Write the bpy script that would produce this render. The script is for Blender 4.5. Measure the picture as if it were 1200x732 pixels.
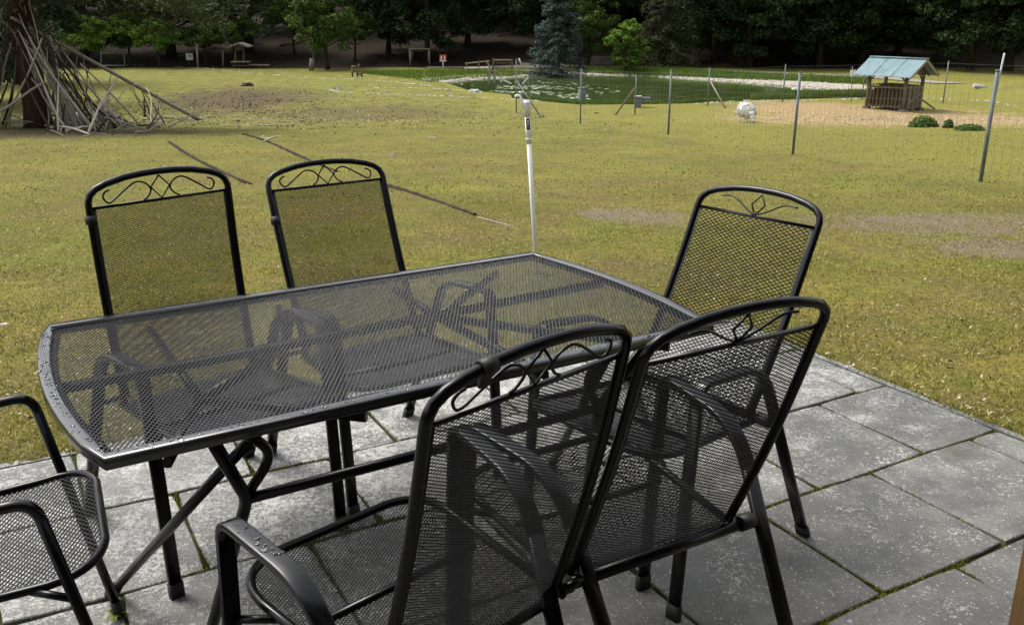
import bpy, math, random
import numpy as np
from mathutils import Vector, Matrix, noise
random.seed(7); rng = np.random.default_rng(7)
R = math.radians
for o in list(bpy.data.objects): bpy.data.objects.remove(o)
sc = bpy.context.scene
col = sc.collection

# ------------------------------------------------------------------ camera, sky, sun
F, PITCH, H = 1088.4, 0.31256, 1.4918
cam = bpy.data.cameras.new('camera'); camo = bpy.data.objects.new('camera', cam); col.objects.link(camo)
camo.location = (0, 0, H); camo.rotation_euler = (math.pi/2 - PITCH, 0, 0)
cam.sensor_width = 36; cam.lens = F/1200*36; cam.clip_start = .05; cam.clip_end = 800
sc.camera = camo
world = bpy.data.worlds.new('World'); sc.world = world; world.use_nodes = True
wn = world.node_tree.nodes; wl = world.node_tree.links
bg = wn['Background']; bg.inputs[1].default_value = .13
sky = wn.new('ShaderNodeTexSky'); sky.sky_type = 'NISHITA'; sky.sun_disc = False
SUN_EL, SUN_AZ = R(58), R(-60)     # azimuth from +Y towards +X
sky.sun_elevation = SUN_EL; sky.sun_rotation = SUN_AZ
sky.air_density = 1.0; sky.dust_density = 5.0; sky.ozone_density = 1.0
hs = wn.new('ShaderNodeHueSaturation'); hs.inputs['Saturation'].default_value = .30   # milky overcast light
wl.new(sky.outputs[0], hs.inputs['Color']); wl.new(hs.outputs[0], bg.inputs[0])
sun = bpy.data.lights.new('sun', 'SUN'); sun.energy = 1.2; sun.angle = R(22); sun.color = (1, .97, .9)
suno = bpy.data.objects.new('sun', sun); col.objects.link(suno)
sd = Vector((math.sin(SUN_AZ)*math.cos(SUN_EL), math.cos(SUN_AZ)*math.cos(SUN_EL), math.sin(SUN_EL)))
suno.rotation_euler = sd.to_track_quat('Z', 'Y').to_euler()
sc.view_settings.view_transform = 'Standard'; sc.view_settings.look = 'None'
sc.view_settings.exposure = 1.25; sc.view_settings.gamma = 1
sc.render.engine = 'CYCLES'

# ------------------------------------------------------------------ helpers: terrain, pixels on the ground
FW = Vector((0, math.cos(PITCH), -math.sin(PITCH))); UP = Vector((0, math.sin(PITCH), math.cos(PITCH)))
def ray(px, py): return FW + Vector((1, 0, 0))*((px-600)/F) - UP*((py-366)/F)
def flat(px, py, z=0.):
    d = ray(px, py); return Vector((0, 0, H)) + d*((z-H)/d.z)
TA = R(31.2); TC = Vector((-.341, 2.295, 0)); TU = Vector((math.cos(TA), math.sin(TA), 0)); TW = Vector((-math.sin(TA), math.cos(TA), 0))
def st(s, t, z=0.): return TC + TU*s + TW*t + Vector((0, 0, z))
PA = TA - R(2); PU = Vector((math.cos(PA), math.sin(PA), 0)); PW = Vector((-math.sin(PA), math.cos(PA), 0))
def pst(s, t, z=0.): return TC + PU*s + PW*t + Vector((0, 0, z))
WATER = -2.36
pond_px = [(517, 97), (530, 101), (545, 106), (580, 110), (622, 115), (675, 120), (700, 121), (753, 121), (800, 120), (863, 118), (900, 117), (936, 115),
           (985, 112), (1020, 109), (985, 106), (920, 101), (860, 96), (800, 92), (760, 89), (700, 88), (650, 88.5), (600, 90.5), (560, 93), (535, 95)]
pond = [flat(x, y, WATER).xy for x, y in pond_px]
PX = np.array([p.x for p in pond]); PY = np.array([p.y for p in pond])
def pond_sd(x, y):
    """signed distance to the pond outline (negative inside), vectorised"""
    x = np.atleast_1d(np.asarray(x, float)); y = np.atleast_1d(np.asarray(y, float))
    ins = np.zeros(x.shape, bool); d = np.full(x.shape, 1e9)
    n = len(PX)
    for i in range(n):
        x1, y1, x2, y2 = PX[i], PY[i], PX[(i+1) % n], PY[(i+1) % n]
        c = ((y1 > y) != (y2 > y)) & (x < (x2-x1)*(y-y1)/((y2-y1) if y2 != y1 else 1e-9)+x1)
        ins ^= c
        ex, ey = x2-x1, y2-y1
        t = np.clip(((x-x1)*ex+(y-y1)*ey)/(ex*ex+ey*ey), 0, 1)
        d = np.minimum(d, np.hypot(x-x1-t*ex, y-y1-t*ey))
    return np.where(ins, -d, d)
def sm(a, b, v): t = np.clip((v-a)/(b-a), 0, 1); return t*t*(3-2*t)
def terr_base(x, y):
    x = np.asarray(x, float); y = np.asarray(y, float)
    z = -.07*np.clip(y-3.4, 0, 31.6)
    z = z - .012*(1-sm(0, 3, y-3)*1)
    z += .9*np.exp(-(((x-26)/5.0)**2 + ((y-43)/5.5)**2))                       # grass mound behind the hay rack
    z += .14*np.clip(y-68+.0*x, 0, 14) + .10*np.clip(y-82, 0, 200)             # wooded hillside
    z += .05*np.sin(x*.35+1)*np.sin(y*.27)*sm(5, 12, y)
    return z
def terr(x, y):
    z = terr_base(x, y)
    d = pond_sd(x, y).reshape(np.shape(z)) if np.shape(z) else pond_sd(x, y)[0]
    bank = WATER - .9 + .9*sm(-1.6, 0, d) + .04
    w = sm(0, 2.5, d)
    return np.where(d < 0, np.minimum(bank, z), (WATER+.04)*(1-w) + z*w)
def GP(px, py):
    """point of the terrain seen at a pixel of the photograph"""
    d = ray(px, py); o = Vector((0, 0, H)); t = 2.0; st_ = .25
    while t < 260:
        p = o + d*t
        if p.z < float(terr_base(p.x, p.y)):
            a, b = t-st_, t
            for _ in range(18):
                m = (a+b)/2; q = o+d*m
                if q.z < float(terr_base(q.x, q.y)): b = m
                else: a = m
            q = o+d*b; q.z = float(terr(q.x, q.y)); return q
        t += st_
    return o+d*t
def zat(x, y): return float(terr(x, y))

# ------------------------------------------------------------------ helpers: objects
def tag(o, label=None, cat=None, group=None, kind=None):
    if label: o['label'] = label
    if cat: o['category'] = cat
    if group: o['group'] = group
    if kind: o['kind'] = kind
    return o
def empty(name, loc=(0, 0, 0), rz=0, label=None, cat=None, group=None):
    o = bpy.data.objects.new(name, None); col.objects.link(o); o.location = loc; o.rotation_euler = (0, 0, rz)
    o.empty_display_size = .1
    return tag(o, label, cat, group)
class MB:
    def __init__(s): s.v = []; s.f = []; s.sm = []
    def add(s, vs, fs, smooth=False):
        n = len(s.v); s.v += [tuple(v) for v in vs]; s.f += [tuple(i+n for i in f) for f in fs]; s.sm += [smooth]*len(fs); return s
    def box(s, c, size, M=None):
        hx, hy, hz = size[0]/2, size[1]/2, size[2]/2
        P = [Vector((x, y, z)) for x in (-hx, hx) for y in (-hy, hy) for z in (-hz, hz)]
        if M is not None: P = [M @ p for p in P]
        c = Vector(c)
        return s.add([p+c for p in P], [(0, 1, 3, 2), (4, 6, 7, 5), (0, 4, 5, 1), (2, 3, 7, 6), (0, 2, 6, 4), (1, 5, 7, 3)])
    def beam(s, a, b, w, h, up=(0, 0, 1)):
        a = Vector(a); b = Vector(b); d = (b-a); L = d.length; d.normalize(); u = Vector(up)
        sd_ = d.cross(u)
        if sd_.length < 1e-4: sd_ = d.cross(Vector((1, 0, 0)))
        sd_.normalize(); u = sd_.cross(d)
        M = Matrix((d, sd_, u)).transposed()
        return s.box((a+b)/2, (L, w, h), M)
    def tube(s, pts, r, n=8, closed=False, cap=True, ry=None, up=None, chamfer=None):
        """sweep a circle (or, with ry, a rounded flat bar of half sizes r x ry) along pts"""
        P = [Vector(p) for p in pts]; m = len(P); rings = []
        rr = r if isinstance(r, (list, tuple)) else [r]*m
        prev = None
        for i in range(m):
            if closed: d = P[(i+1) % m]-P[i-1]
            else: d = P[min(i+1, m-1)]-P[max(i-1, 0)]
            d.normalize()
            if up is not None: a = Vector(up) - d*d.dot(Vector(up))
            elif prev is None:
                a = d.cross(Vector((0, 0, 1)))
                if a.length < .01: a = d.cross(Vector((0, 1, 0)))
            else: a = prev - d*prev.dot(d)
            a.normalize(); prev = a; b = d.cross(a)
            if ry is None: prof = [(rr[i]*math.cos(2*math.pi*k/n), rr[i]*math.sin(2*math.pi*k/n)) for k in range(n)]
            else:
                c = chamfer or min(rr[i], ry)*.45; A, B = rr[i], ry
                prof = [(A, B-c), (A-c*.3, B-c*.3), (A-c, B), (-A+c, B), (-A+c*.3, B-c*.3), (-A, B-c), (-A, -B+c), (-A+c*.3, -B+c*.3), (-A+c, -B), (A-c, -B), (A-c*.3, -B+c*.3), (A, -B+c)]
            rings.append([P[i]+a*x+b*y for x, y in prof])
        k = len(rings[0]); vs = [v for rg in rings for v in rg]; fs = []
        for i in range(m if closed else m-1):
            j = (i+1) % m
            for q in range(k): fs.append((i*k+q, i*k+(q+1) % k, j*k+(q+1) % k, j*k+q))
        s.add(vs, fs, True)
        if cap and not closed:
            n0 = len(s.v)-len(vs)
            s.f.append(tuple(n0+q for q in range(k))[::-1]); s.f.append(tuple(n0+(m-1)*k+q for q in range(k))); s.sm += [False, False]
        return s
    def build(s, name, mat, parent=None, auto=True):
        me = bpy.data.meshes.new(name); me.from_pydata(s.v, [], s.f)
        me.polygons.foreach_set('use_smooth', s.sm); me.update()
        if mat: me.materials.append(mat)
        o = bpy.data.objects.new(name, me); col.objects.link(o)
        if parent: o.parent = parent
        return o
def npmesh(name, v, f, mat, parent=None, smooth=False, uv=None):
    """v (n,3), f (m,k) arrays -> object"""
    v = np.asarray(v, np.float32); f = np.asarray(f, np.int32); m, k = f.shape
    me = bpy.data.meshes.new(name)
    me.vertices.add(len(v)); me.vertices.foreach_set('co', v.ravel())
    me.loops.add(m*k); me.loops.foreach_set('vertex_index', f.ravel())
    me.polygons.add(m); me.polygons.foreach_set('loop_start', np.arange(m)*k); me.polygons.foreach_set('loop_total', np.full(m, k))
    if smooth: me.polygons.foreach_set('use_smooth', np.ones(m, bool))
    me.update(calc_edges=True); me.validate()
    if mat: me.materials.append(mat)
    o = bpy.data.objects.new(name, me); col.objects.link(o)
    if parent: o.parent = parent
    return o
def arc(pts, rad, n=6):
    """round the corners of a polyline"""
    P = [Vector(p) for p in pts]; out = [P[0]]
    for i in range(1, len(P)-1):
        r_ = rad[i-1] if isinstance(rad, (list, tuple)) else rad
        a = (P[i-1]-P[i]); b = (P[i+1]-P[i]); r_ = min(r_, a.length*.49, b.length*.49)
        a = P[i]+a.normalized()*r_; b = P[i]+b.normalized()*r_
        for k in range(n+1):
            t = k/n; out.append(a*(1-t)**2 + P[i]*2*t*(1-t) + b*t*t)
    out.append(P[-1]); return out

# ------------------------------------------------------------------ helpers: materials
class NT:
    def __init__(s, name):
        s.m = bpy.data.materials.new(name); s.m.use_nodes = True; s.t = s.m.node_tree; s.b = s.t.nodes['Principled BSDF']
    def n(s, typ, **kw):
        nd = s.t.nodes.new(typ)
        for k, v in kw.items():
            if k in nd.inputs: nd.inputs[k].default_value = v
            else: setattr(nd, k, v)
        return nd
    def l(s, a, b): s.t.links.new(a, b)
    def set(s, **kw):
        for k, v in kw.items(): s.b.inputs[k].default_value = v
        return s
    def coords(s, kind='Object'):
        if kind == 'World': return s.n('ShaderNodeNewGeometry').outputs['Position']
        return s.n('ShaderNodeTexCoord').outputs[kind]
    def noise(s, co, scale, detail=4, rough=.6, dist=0, map_=None):
        nd = s.n('ShaderNodeTexNoise'); nd.inputs['Scale'].default_value = scale; nd.inputs['Detail'].default_value = detail
        nd.inputs['Roughness'].default_value = rough; nd.inputs['Distortion'].default_value = dist; s.l(co, nd.inputs['Vector']); return nd.outputs['Fac']
    def ramp(s, fac, stops, interp='LINEAR'):
        nd = s.n('ShaderNodeValToRGB'); cr = nd.color_ramp; cr.interpolation = interp
        while len(cr.elements) < len(stops): cr.elements.new(.5)
        for e, (p, c) in zip(cr.elements, stops):
            e.position = p; e.color = (*c, 1) if isinstance(c, tuple) else (c, c, c, 1)
        s.l(fac, nd.inputs[0]); return nd.outputs[0]
    def mix(s, fac, a, b, mode='MIX'):
        nd = s.n('ShaderNodeMix', data_type='RGBA', blend_type=mode)
        for sock, v in ((nd.inputs[0], fac), (nd.inputs[6], a), (nd.inputs[7], b)):
            if hasattr(v, 'is_linked') or hasattr(v, 'links'): s.l(v, sock)
            else: sock.default_value = v if not isinstance(v, tuple) else (*v, 1) if len(v) == 3 else v
        return nd.outputs[2]
    def math(s, op, a, b=0.):
        nd = s.n('ShaderNodeMath', operation=op)
        for sock, v in ((nd.inputs[0], a), (nd.inputs[1], b)):
            if hasattr(v, 'links'): s.l(v, sock)
            else: sock.default_value = v
        return nd.outputs[0]
    def bump(s, h, strength=.3, dist=.01):
        nd = s.n('ShaderNodeBump'); nd.inputs['Strength'].default_value = strength; nd.inputs['Distance'].default_value = dist
        s.l(h, nd.inputs['Height']); s.l(nd.outputs[0], s.b.inputs['Normal'])
    def color(s, c): s.l(c, s.b.inputs['Base Color']); return s

def simple(name, c1, c2, scale=8, rough=.7, bump=.2, bd=.005, coord='Object', stretch=None, spec=.5, metal=0):
    t = NT(name); co = t.coords(coord)
    if stretch:
        mp = t.n('ShaderNodeMapping'); mp.inputs['Scale'].default_value = stretch; t.l(co, mp.inputs[0]); co = mp.outputs[0]
    f = t.noise(co, scale, 6); t.color(t.ramp(f, [(.3, c1), (.7, c2)]))
    t.set(Roughness=rough, Metallic=metal); t.b.inputs['Specular IOR Level'].default_value = spec if rough < .8 else .12
    if bump: t.bump(t.noise(co, scale*3, 5), bump, bd)
    return t.m
M = {}
# powder coated black metal: faintly mottled, tone and sheen strength set per part
def coat(name, base, rough, spec=.26):
    t = NT(name); co = t.coords('World'); f = t.noise(co, 35, 5)
    t.color(t.ramp(f, [(.35, tuple(c*.75 for c in base)), (.7, tuple(c*1.35 for c in base))]))
    t.l(t.ramp(t.noise(co, 14, 6), [(.3, rough-.09), (.75, rough+.14)]), t.b.inputs['Roughness'])
    t.bump(t.noise(co, 900, 2), .08, .0004); t.b.inputs['Specular IOR Level'].default_value = spec
    return t.m
M['metal'] = coat('black_powder_coat', (.0016, .0018, .0023), .21)
M['mesh'] = coat('mesh_coat', (.0018, .0020, .0025), .28, .09)
M['seatmesh'] = coat('seat_mesh_coat', (.003, .0033, .004), .24, .42)
M['rim'] = coat('table_rim_coat', (.0022, .0026, .0036), .20, .80)
M['flat'] = coat('flat_bar_coat', (.0022, .0026, .0034), .24, .42)
M['tmesh'] = coat('table_mesh_coat', (.0016, .0020, .0030), .19, .46)
M['edge'] = simple('mesh_selvedge', (.004, .004, .005), (.008, .008, .009), 90, .7, .3, .001)
M['rubber'] = simple('rubber', (.006, .006, .006), (.012, .012, .012), 40, .6, .1, .001)
# concrete slabs
def slab_mat():
    t = NT('concrete_slab'); co = t.coords('World')
    oi = t.n('ShaderNodeObjectInfo'); mp = t.n('ShaderNodeMapping'); t.l(co, mp.inputs[0])
    cx = t.n('ShaderNodeCombineXYZ'); t.l(t.math('MULTIPLY', oi.outputs['Random'], 37.), cx.inputs[0]); t.l(cx.outputs[0], mp.inputs['Location'])
    c = mp.outputs[0]
    base = t.ramp(t.noise(c, 4.5, 10, .74), [(.3, (.055, .056, .052)), (.5, (.115, .114, .105)), (.72, (.21, .203, .182))])
    tint = t.ramp(oi.outputs['Random'], [(0., .82), (1., 1.15)])
    base = t.mix(1., base, tint, 'MULTIPLY')
    fine = t.ramp(t.noise(c, 260, 5, .9), [(.36, .42), (.66, 1.6)]); base = t.mix(1., base, fine, 'MULTIPLY')
    # pale aggregate flecks everywhere
    v = t.n('ShaderNodeTexVoronoi'); v.inputs['Scale'].default_value = 130; t.l(c, v.inputs['Vector'])
    sep = t.n('ShaderNodeSeparateColor'); t.l(v.outputs['Color'], sep.inputs[0])
    fl = t.math('MULTIPLY', t.math('LESS_THAN', v.outputs['Distance'], t.math('MULTIPLY', sep.outputs[1], .5)), t.math('GREATER_THAN', sep.outputs[0], t.ramp(t.noise(c, 7, 4), [(.35, .97), (.65, .66)])))
    base = t.mix(t.math('MULTIPLY', fl, .8), base, (.34, .34, .31))
    # white lichen, thicker towards the lawn (away from the house)
    vm = t.n('ShaderNodeVectorMath', operation='DOT_PRODUCT'); t.l(co, vm.inputs[0]); vm.inputs[1].default_value = (PW.x, PW.y, 0)
    tt = t.math('SUBTRACT', vm.outputs['Value'], TC.dot(PW))
    vs = t.n('ShaderNodeVectorMath', operation='DOT_PRODUCT'); t.l(co, vs.inputs[0]); vs.inputs[1].default_value = (PU.x, PU.y, 0)
    ss = t.math('SUBTRACT', vs.outputs['Value'], TC.dot(PU))
    rs = t.ramp(t.math('ADD', t.math('MULTIPLY', t.math('ADD', tt, t.math('MULTIPLY', t.math('ADD', ss, -1.0), -.06)), .5), .5), [(.12, .0), (.45, .055), (.72, .105), (.9, .115)])
    li = t.noise(c, 78, 7, .72, 1.1)
    lic = t.ramp(t.math('ADD', t.math('ADD', li, rs), t.math('MULTIPLY', t.math('ADD', t.noise(c, 6, 5, .7), -.5), .55)), [(.605, 0.), (.635, 1.)])
    base = t.mix(t.math('MULTIPLY', lic, .66), base, t.ramp(t.noise(c, 30, 3), [(.3, (.33, .335, .31)), (.7, (.56, .56, .53))]))
    # damp dark stains and green algae
    wet = t.ramp(t.noise(co, 2.3, 5, .6), [(.42, 1.), (.62, .62)]); base = t.mix(1., base, wet, 'MULTIPLY')
    base = t.mix(t.math('MULTIPLY', t.ramp(t.noise(co, 4.1, 5), [(.55, 0.), (.75, .5)]), 1.), base, (.07, .078, .04))
    t.color(base); t.set(Roughness=.72); t.l(t.ramp(wet, [(.6, .45), (1., .82)]), t.b.inputs['Roughness'])
    h = t.math('ADD', t.math('MULTIPLY', t.noise(c, 190, 4, .7), .6), t.math('MULTIPLY', lic, .5))
    t.bump(h, .55, .003)
    return t.m
M['slab'] = slab_mat()
M['joint'] = simple('joint_soil', (.012, .012, .007), (.05, .06, .014), 18, .95, .5, .01)
M['moss'] = simple('moss', (.045, .060, .007), (.19, .205, .022), 90, .9, 0, coord='World')
def lawn_mat():
    t = NT('lawn'); co = t.coords('World')
    big = t.noise(co, .35, 5, .55); mid = t.noise(co, 2.6, 6, .6); fin = t.noise(co, 22, 9, .82); vf = t.noise(co, 120, 3, .7)
    moss = t.ramp(fin, [(.30, (.032, .026, .008)), (.43, (.145, .120, .026)), (.60, (.262, .215, .042)), (.76, (.44, .375, .15))])
    green = t.ramp(fin, [(.30, (.022, .026, .006)), (.5, (.125, .132, .022)), (.72, (.25, .245, .055))])
    c = t.mix(t.ramp(mid, [(.4, 0.), (.62, .85)]), moss, green)
    c = t.mix(t.ramp(big, [(.42, 0.), (.60, .8)]), c, t.mix(.5, green, t.ramp(fin, [(.3, (.03, .036, .006)), (.5, (.155, .165, .020)), (.74, (.31, .30, .05))])))
    c = t.mix(1., c, t.ramp(t.noise(co, .6, 6, .65), [(.35, .74), (.65, 1.16)]), 'MULTIPLY')
    brown = t.ramp(fin, [(.3, (.04, .026, .012)), (.55, (.15, .105, .05)), (.75, (.32, .25, .14))])
    c = t.mix(t.ramp(t.noise(co, .9, 8, .75), [(.46, 0.), (.64, .75)]), c, brown)
    # greener with distance (longer grass down by the pond)
    sp = t.n('ShaderNodeSeparateXYZ'); t.l(co, sp.inputs[0])
    far = t.ramp(t.math('MULTIPLY', t.math('ADD', sp.outputs[1], -6.), .03), [(0., 0.), (.9, .75)])
    gfar = t.ramp(t.noise(co, 1.4, 6, .6), [(.3, (.066, .072, .014)), (.5, (.152, .152, .034)), (.75, (.24, .22, .065))])
    c = t.mix(far, c, gfar)
    # inside the fenced meadow the sward is lusher and yellower; the fence line is its edge
    fa, fb = GP(605, 133), GP(1149, 213); fd = (fb-fa).normalized(); fn_ = Vector((-fd.y, fd.x, 0)); fn_ = fn_ if fn_.y > 0 else -fn_
    dv = t.n('ShaderNodeVectorMath', operation='DOT_PRODUCT'); t.l(co, dv.inputs[0]); dv.inputs[1].default_value = fn_
    df = t.math('ADD', t.math('SUBTRACT', dv.outputs['Value'], fa.dot(fn_)), t.math('MULTIPLY', t.math('ADD', t.noise(co, 1.2, 5), -.5), .8))
    ly = t.ramp(fin, [(.3, (.078, .076, .014)), (.5, (.19, .175, .032)), (.75, (.31, .28, .085))])
    c = t.mix(t.math('MULTIPLY', t.ramp(df, [(.0, 0.), (.25, 1.)]), t.ramp(t.noise(co, .5, 5, .6), [(.35, .35), (.6, .85)])), c, ly)
    def spot(cx, cy, rx, ry, colr, lo=.35, hi=.8, rot=0, nz=1.2):
        mp = t.n('ShaderNodeMapping', vector_type='TEXTURE'); mp.inputs['Location'].default_value = (cx, cy, 0); mp.inputs['Scale'].default_value = (rx, ry, 1); mp.inputs['Rotation'].default_value = (0, 0, rot)
        cxy = t.n('ShaderNodeVectorMath', operation='MULTIPLY'); t.l(co, cxy.inputs[0]); cxy.inputs[1].default_value = (1, 1, 0)
        t.l(cxy.outputs[0], mp.inputs[0]); ln = t.n('ShaderNodeVectorMath', operation='LENGTH'); t.l(mp.outputs[0], ln.inputs[0])
        m = t.math('ADD', t.math('SUBTRACT', 1.0, ln.outputs['Value']), t.math('MULTIPLY', t.math('ADD', t.noise(co, nz*1.6, 9, .75), -.5), 2.6))
        return t.ramp(m, [(lo-.35, 0.), (hi-.35, 1.)])
    dk = t.ramp(fin, [(.3, (.025, .018, .011)), (.5, (.075, .055, .032)), (.72, (.19, .155, .08))])
    for (px, py, rx, ry, rot) in ((275, 116, 4.6, 8.0, .2), (60, 156, 5.2, 3.2, 0), (420, 135, 5.5, 5, .3)):
        p = GP(px, py); c = t.mix(t.math('MULTIPLY', spot(p.x, p.y, rx, ry, None, .3, .85, rot, 1.1), .9 if px != 420 else .55), c, dk)
    sand = t.ramp(fin, [(.3, (.10, .075, .05)), (.6, (.22, .175, .125)), (.8, (.34, .29, .23))])
    for (px, py, rx, ry, rot) in ((745, 253, .55, .75, .6), (1120, 262, 1.6, .9, 0), (1185, 290, .8, .5, 0)):
        p = GP(px, py); c = t.mix(t.math('MULTIPLY', spot(p.x, p.y, rx, ry, None, .35, .8, rot, 3.), .85), c, sand)
    straw = t.ramp(t.noise(co, 9, 6, .75), [(.3, (.17, .11, .05)), (.55, (.33, .24, .12)), (.8, (.46, .36, .21))])
    for (px, py, rx, ry) in ((1040, 140, 6.2, 6.2), (1140, 140, 5, 5.5), (950, 128, 3.6, 4)):
        p = GP(px, py); c = t.mix(spot(p.x, p.y, rx, ry, None, .3, .75, 0, .8), c, straw)
    # woodland floor under the trees
    leaf = t.ramp(t.noise(co, 3, 7, .7), [(.3, (.010, .007, .004)), (.6, (.028, .019, .011)), (.8, (.060, .042, .026))])
    wl_ = t.ramp(t.math('ADD', t.math('MULTIPLY', t.math('ADD', sp.outputs[1], -66.), .2), t.math('MULTIPLY', t.noise(co, .25, 4), .6)), [(.3, 0.), (.5, 1.)])
    c = t.mix(wl_, c, leaf)
    c = t.mix(1., c, t.ramp(vf, [(.3, .5), (.7, 1.4)]), 'MULTIPLY')
    t.color(c); t.set(Roughness=.95); t.b.inputs['Specular IOR Level'].default_value = .15
    t.bump(t.math('ADD', t.math('MULTIPLY', fin, .7), t.math('MULTIPLY', vf, .5)), .9, .03)
    return t.m
M['lawn'] = lawn_mat()
def leafy(name, c1, c2, c3, rough=.6, trans=.25):
    t = NT(name); g = t.n('ShaderNodeNewGeometry'); oi = t.n('ShaderNodeObjectInfo')
    f = t.math('ADD', t.math('MULTIPLY', g.outputs['Random Per Island'], .6), t.math('MULTIPLY', t.noise(t.coords('World'), .9, 3), .4))
    c = t.ramp(f, [(.15, c1), (.5, c2), (.85, c3)])
    c = t.mix(1., c, t.ramp(oi.outputs['Random'], [(0., .8), (1., 1.25)]), 'MULTIPLY')
    t.color(c); t.set(Roughness=rough); t.b.inputs['Specular IOR Level'].default_value = .12
    tr = t.n('ShaderNodeBsdfTranslucent'); t.l(c, tr.inputs[0]); mx = t.n('ShaderNodeMixShader'); mx.inputs[0].default_value = trans
    t.l(t.b.outputs[0], mx.inputs[1]); t.l(tr.outputs[0], mx.inputs[2]); t.l(mx.outputs[0], t.t.nodes['Material Output'].inputs[0])
    return t.m
M['grass'] = leafy('grass_blades', (.026, .029, .006), (.180, .170, .026), (.52, .46, .17), .8, .35)
M['dung'] = simple('dark_bits', (.010, .008, .005), (.035, .026, .016), 30, .9, 0)
M['grassfar'] = leafy('grass_long', (.04, .06, .01), (.08, .12, .02), (.15, .19, .04), .8, .3)
M['litter'] = leafy('dead_leaves_mat', (.05, .034, .018), (.22, .17, .09), (.55, .48, .34), .8, .1)
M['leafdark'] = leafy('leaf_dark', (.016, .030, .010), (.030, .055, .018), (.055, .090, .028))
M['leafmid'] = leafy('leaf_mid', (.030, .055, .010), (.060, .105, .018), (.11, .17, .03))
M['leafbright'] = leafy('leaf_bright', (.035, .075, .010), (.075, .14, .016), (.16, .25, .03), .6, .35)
M['needle'] = leafy('needle_olive', (.018, .024, .010), (.036, .044, .016), (.065, .075, .028), .7, .15)
M['needleblue'] = leafy('needle_blue', (.034, .052, .045), (.065, .090, .080), (.12, .155, .140), .7, .1)
M['reed'] = leafy('reed', (.05, .09, .012), (.09, .15, .02), (.16, .23, .04), .7, .3)
M['bark'] = simple('bark', (.022, .016, .012), (.065, .050, .038), 9, .95, .9, .03, stretch=(3, 3, .6))
M['barkred'] = simple('bark_red', (.022, .013, .009), (.070, .036, .025), 9, .9, .9, .03, stretch=(3, 3, .6))
M['stick'] = simple('dead_wood', (.12, .105, .082), (.36, .325, .265), 14, .9, .5, .006, stretch=(4, 4, 1))
M['stickdark'] = simple('dead_wood_dark', (.022, .017, .012), (.085, .068, .052), 14, .9, .5, .006, stretch=(4, 4, 1))
M['stickpale'] = simple('dead_wood_pale', (.30, .265, .205), (.52, .47, .385), 14, .85, .4, .006, stretch=(4, 4, 1))
M['timber'] = simple('weathered_timber', (.07, .052, .038), (.20, .16, .12), 12, .85, .4, .004, stretch=(4, 4, .8))
M['timberpale'] = simple('pale_timber', (.17, .145, .10), (.34, .30, .22), 12, .85, .4, .004, stretch=(4, 4, .8))
M['hay'] = simple('hay', (.035, .022, .010), (.16, .105, .05), 26, .95, .9, .05)
M['haytop'] = simple('hay_top', (.14, .10, .055), (.30, .23, .13), 26, .95, .9, .05)
M['roof'] = simple('roof_sheet', (.13, .20, .215), (.20, .285, .30), 3, .5, .05, .002)
M['stone'] = simple('pale_stone', (.26, .25, .22), (.50, .48, .44), 5, .9, .5, .03)
M['stonegrey'] = simple('grey_stone', (.10, .09, .075), (.24, .22, .19), 5, .9, .5, .03)
M['gravel'] = simple('path_gravel', (.16, .145, .115), (.30, .28, .23), 5, .95, .4, .01, coord='World')
M['white'] = simple('white_paint', (.66, .66, .63), (.80, .80, .78), 6, .5, .1, .002)
M['pvc'] = simple('white_pvc', (.62, .64, .63), (.78, .79, .77), 4, .35, .05, .001, stretch=(1, 1, .3))
M['galv'] = simple('galvanised', (.24, .27, .26), (.40, .43, .42), 20, .5, .1, .001)
M['galvdark'] = simple('fence_post_paint', (.07, .085, .085), (.14, .165, .16), 12, .6, .1, .001)
M['wire'] = simple('wire', (.07, .078, .07), (.14, .15, .14), 20, .5, 0)
M['black'] = simple('black_label', (.008, .008, .008), (.015, .015, .015), 20, .5, 0)
M['red'] = simple('sign_red', (.38, .03, .03), (.46, .05, .04), 6, .5, 0)
M['orangewood'] = simple('stained_wood', (.28, .135, .022), (.42, .22, .045), 8, .5, .3, .003, stretch=(5, 5, .6))
M['wool'] = simple('wool', (.62, .60, .56), (.82, .80, .76), 8, .95, 1., .05)
M['sheepface'] = simple('sheep_face', (.16, .14, .12), (.30, .27, .24), 14, .9, .3, .01)
M['pad'] = leafy('lily_pad', (.10, .15, .05), (.26, .30, .18), (.50, .52, .42), .35, .05)
t = NT('water'); t.set(Roughness=.06); t.b.inputs['Base Color'].default_value = (.040, .062, .014, 1); t.b.inputs['IOR'].default_value = 1.33
co = t.coords('World'); mp = t.n('ShaderNodeMapping'); mp.inputs['Scale'].default_value = (.8, 2.2, 1); t.l(co, mp.inputs[0]); t.bump(t.noise(mp.outputs[0], 2.2, 4), .12, .02); M['water'] = t.m
t = NT('droplet'); t.b.inputs['Transmission Weight'].default_value = 1.; t.set(Roughness=.0); t.b.inputs['Base Color'].default_value = (.95, .97, 1, 1); t.b.inputs['IOR'].default_value = 1.33; M['drop'] = t.m

M['bank'] = simple('bank_stone_mat', (.23, .21, .17), (.42, .39, .33), 5, .9, .5, .03)
# ------------------------------------------------------------------ ground
def axis(segs):
    out = []
    for a, b, s in segs: out += list(np.arange(a, b, s))
    return np.array(out+[segs[-1][1]])
gx = axis([(-260, -60, 12), (-60, -24, 1.5), (-24, -7, .6), (-7, 7, .07), (7, 24, .6), (24, 45, .8), (45, 60, 2), (60, 260, 12)])
gy = axis([(-40, -3, 3), (-3, 9, .07), (9, 36, .5), (36, 64, .45), (64, 110, 1.2), (110, 330, 10)])
X, Y = np.meshgrid(gx, gy); Z = terr(X.ravel(), Y.ravel()).reshape(X.shape)
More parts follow.
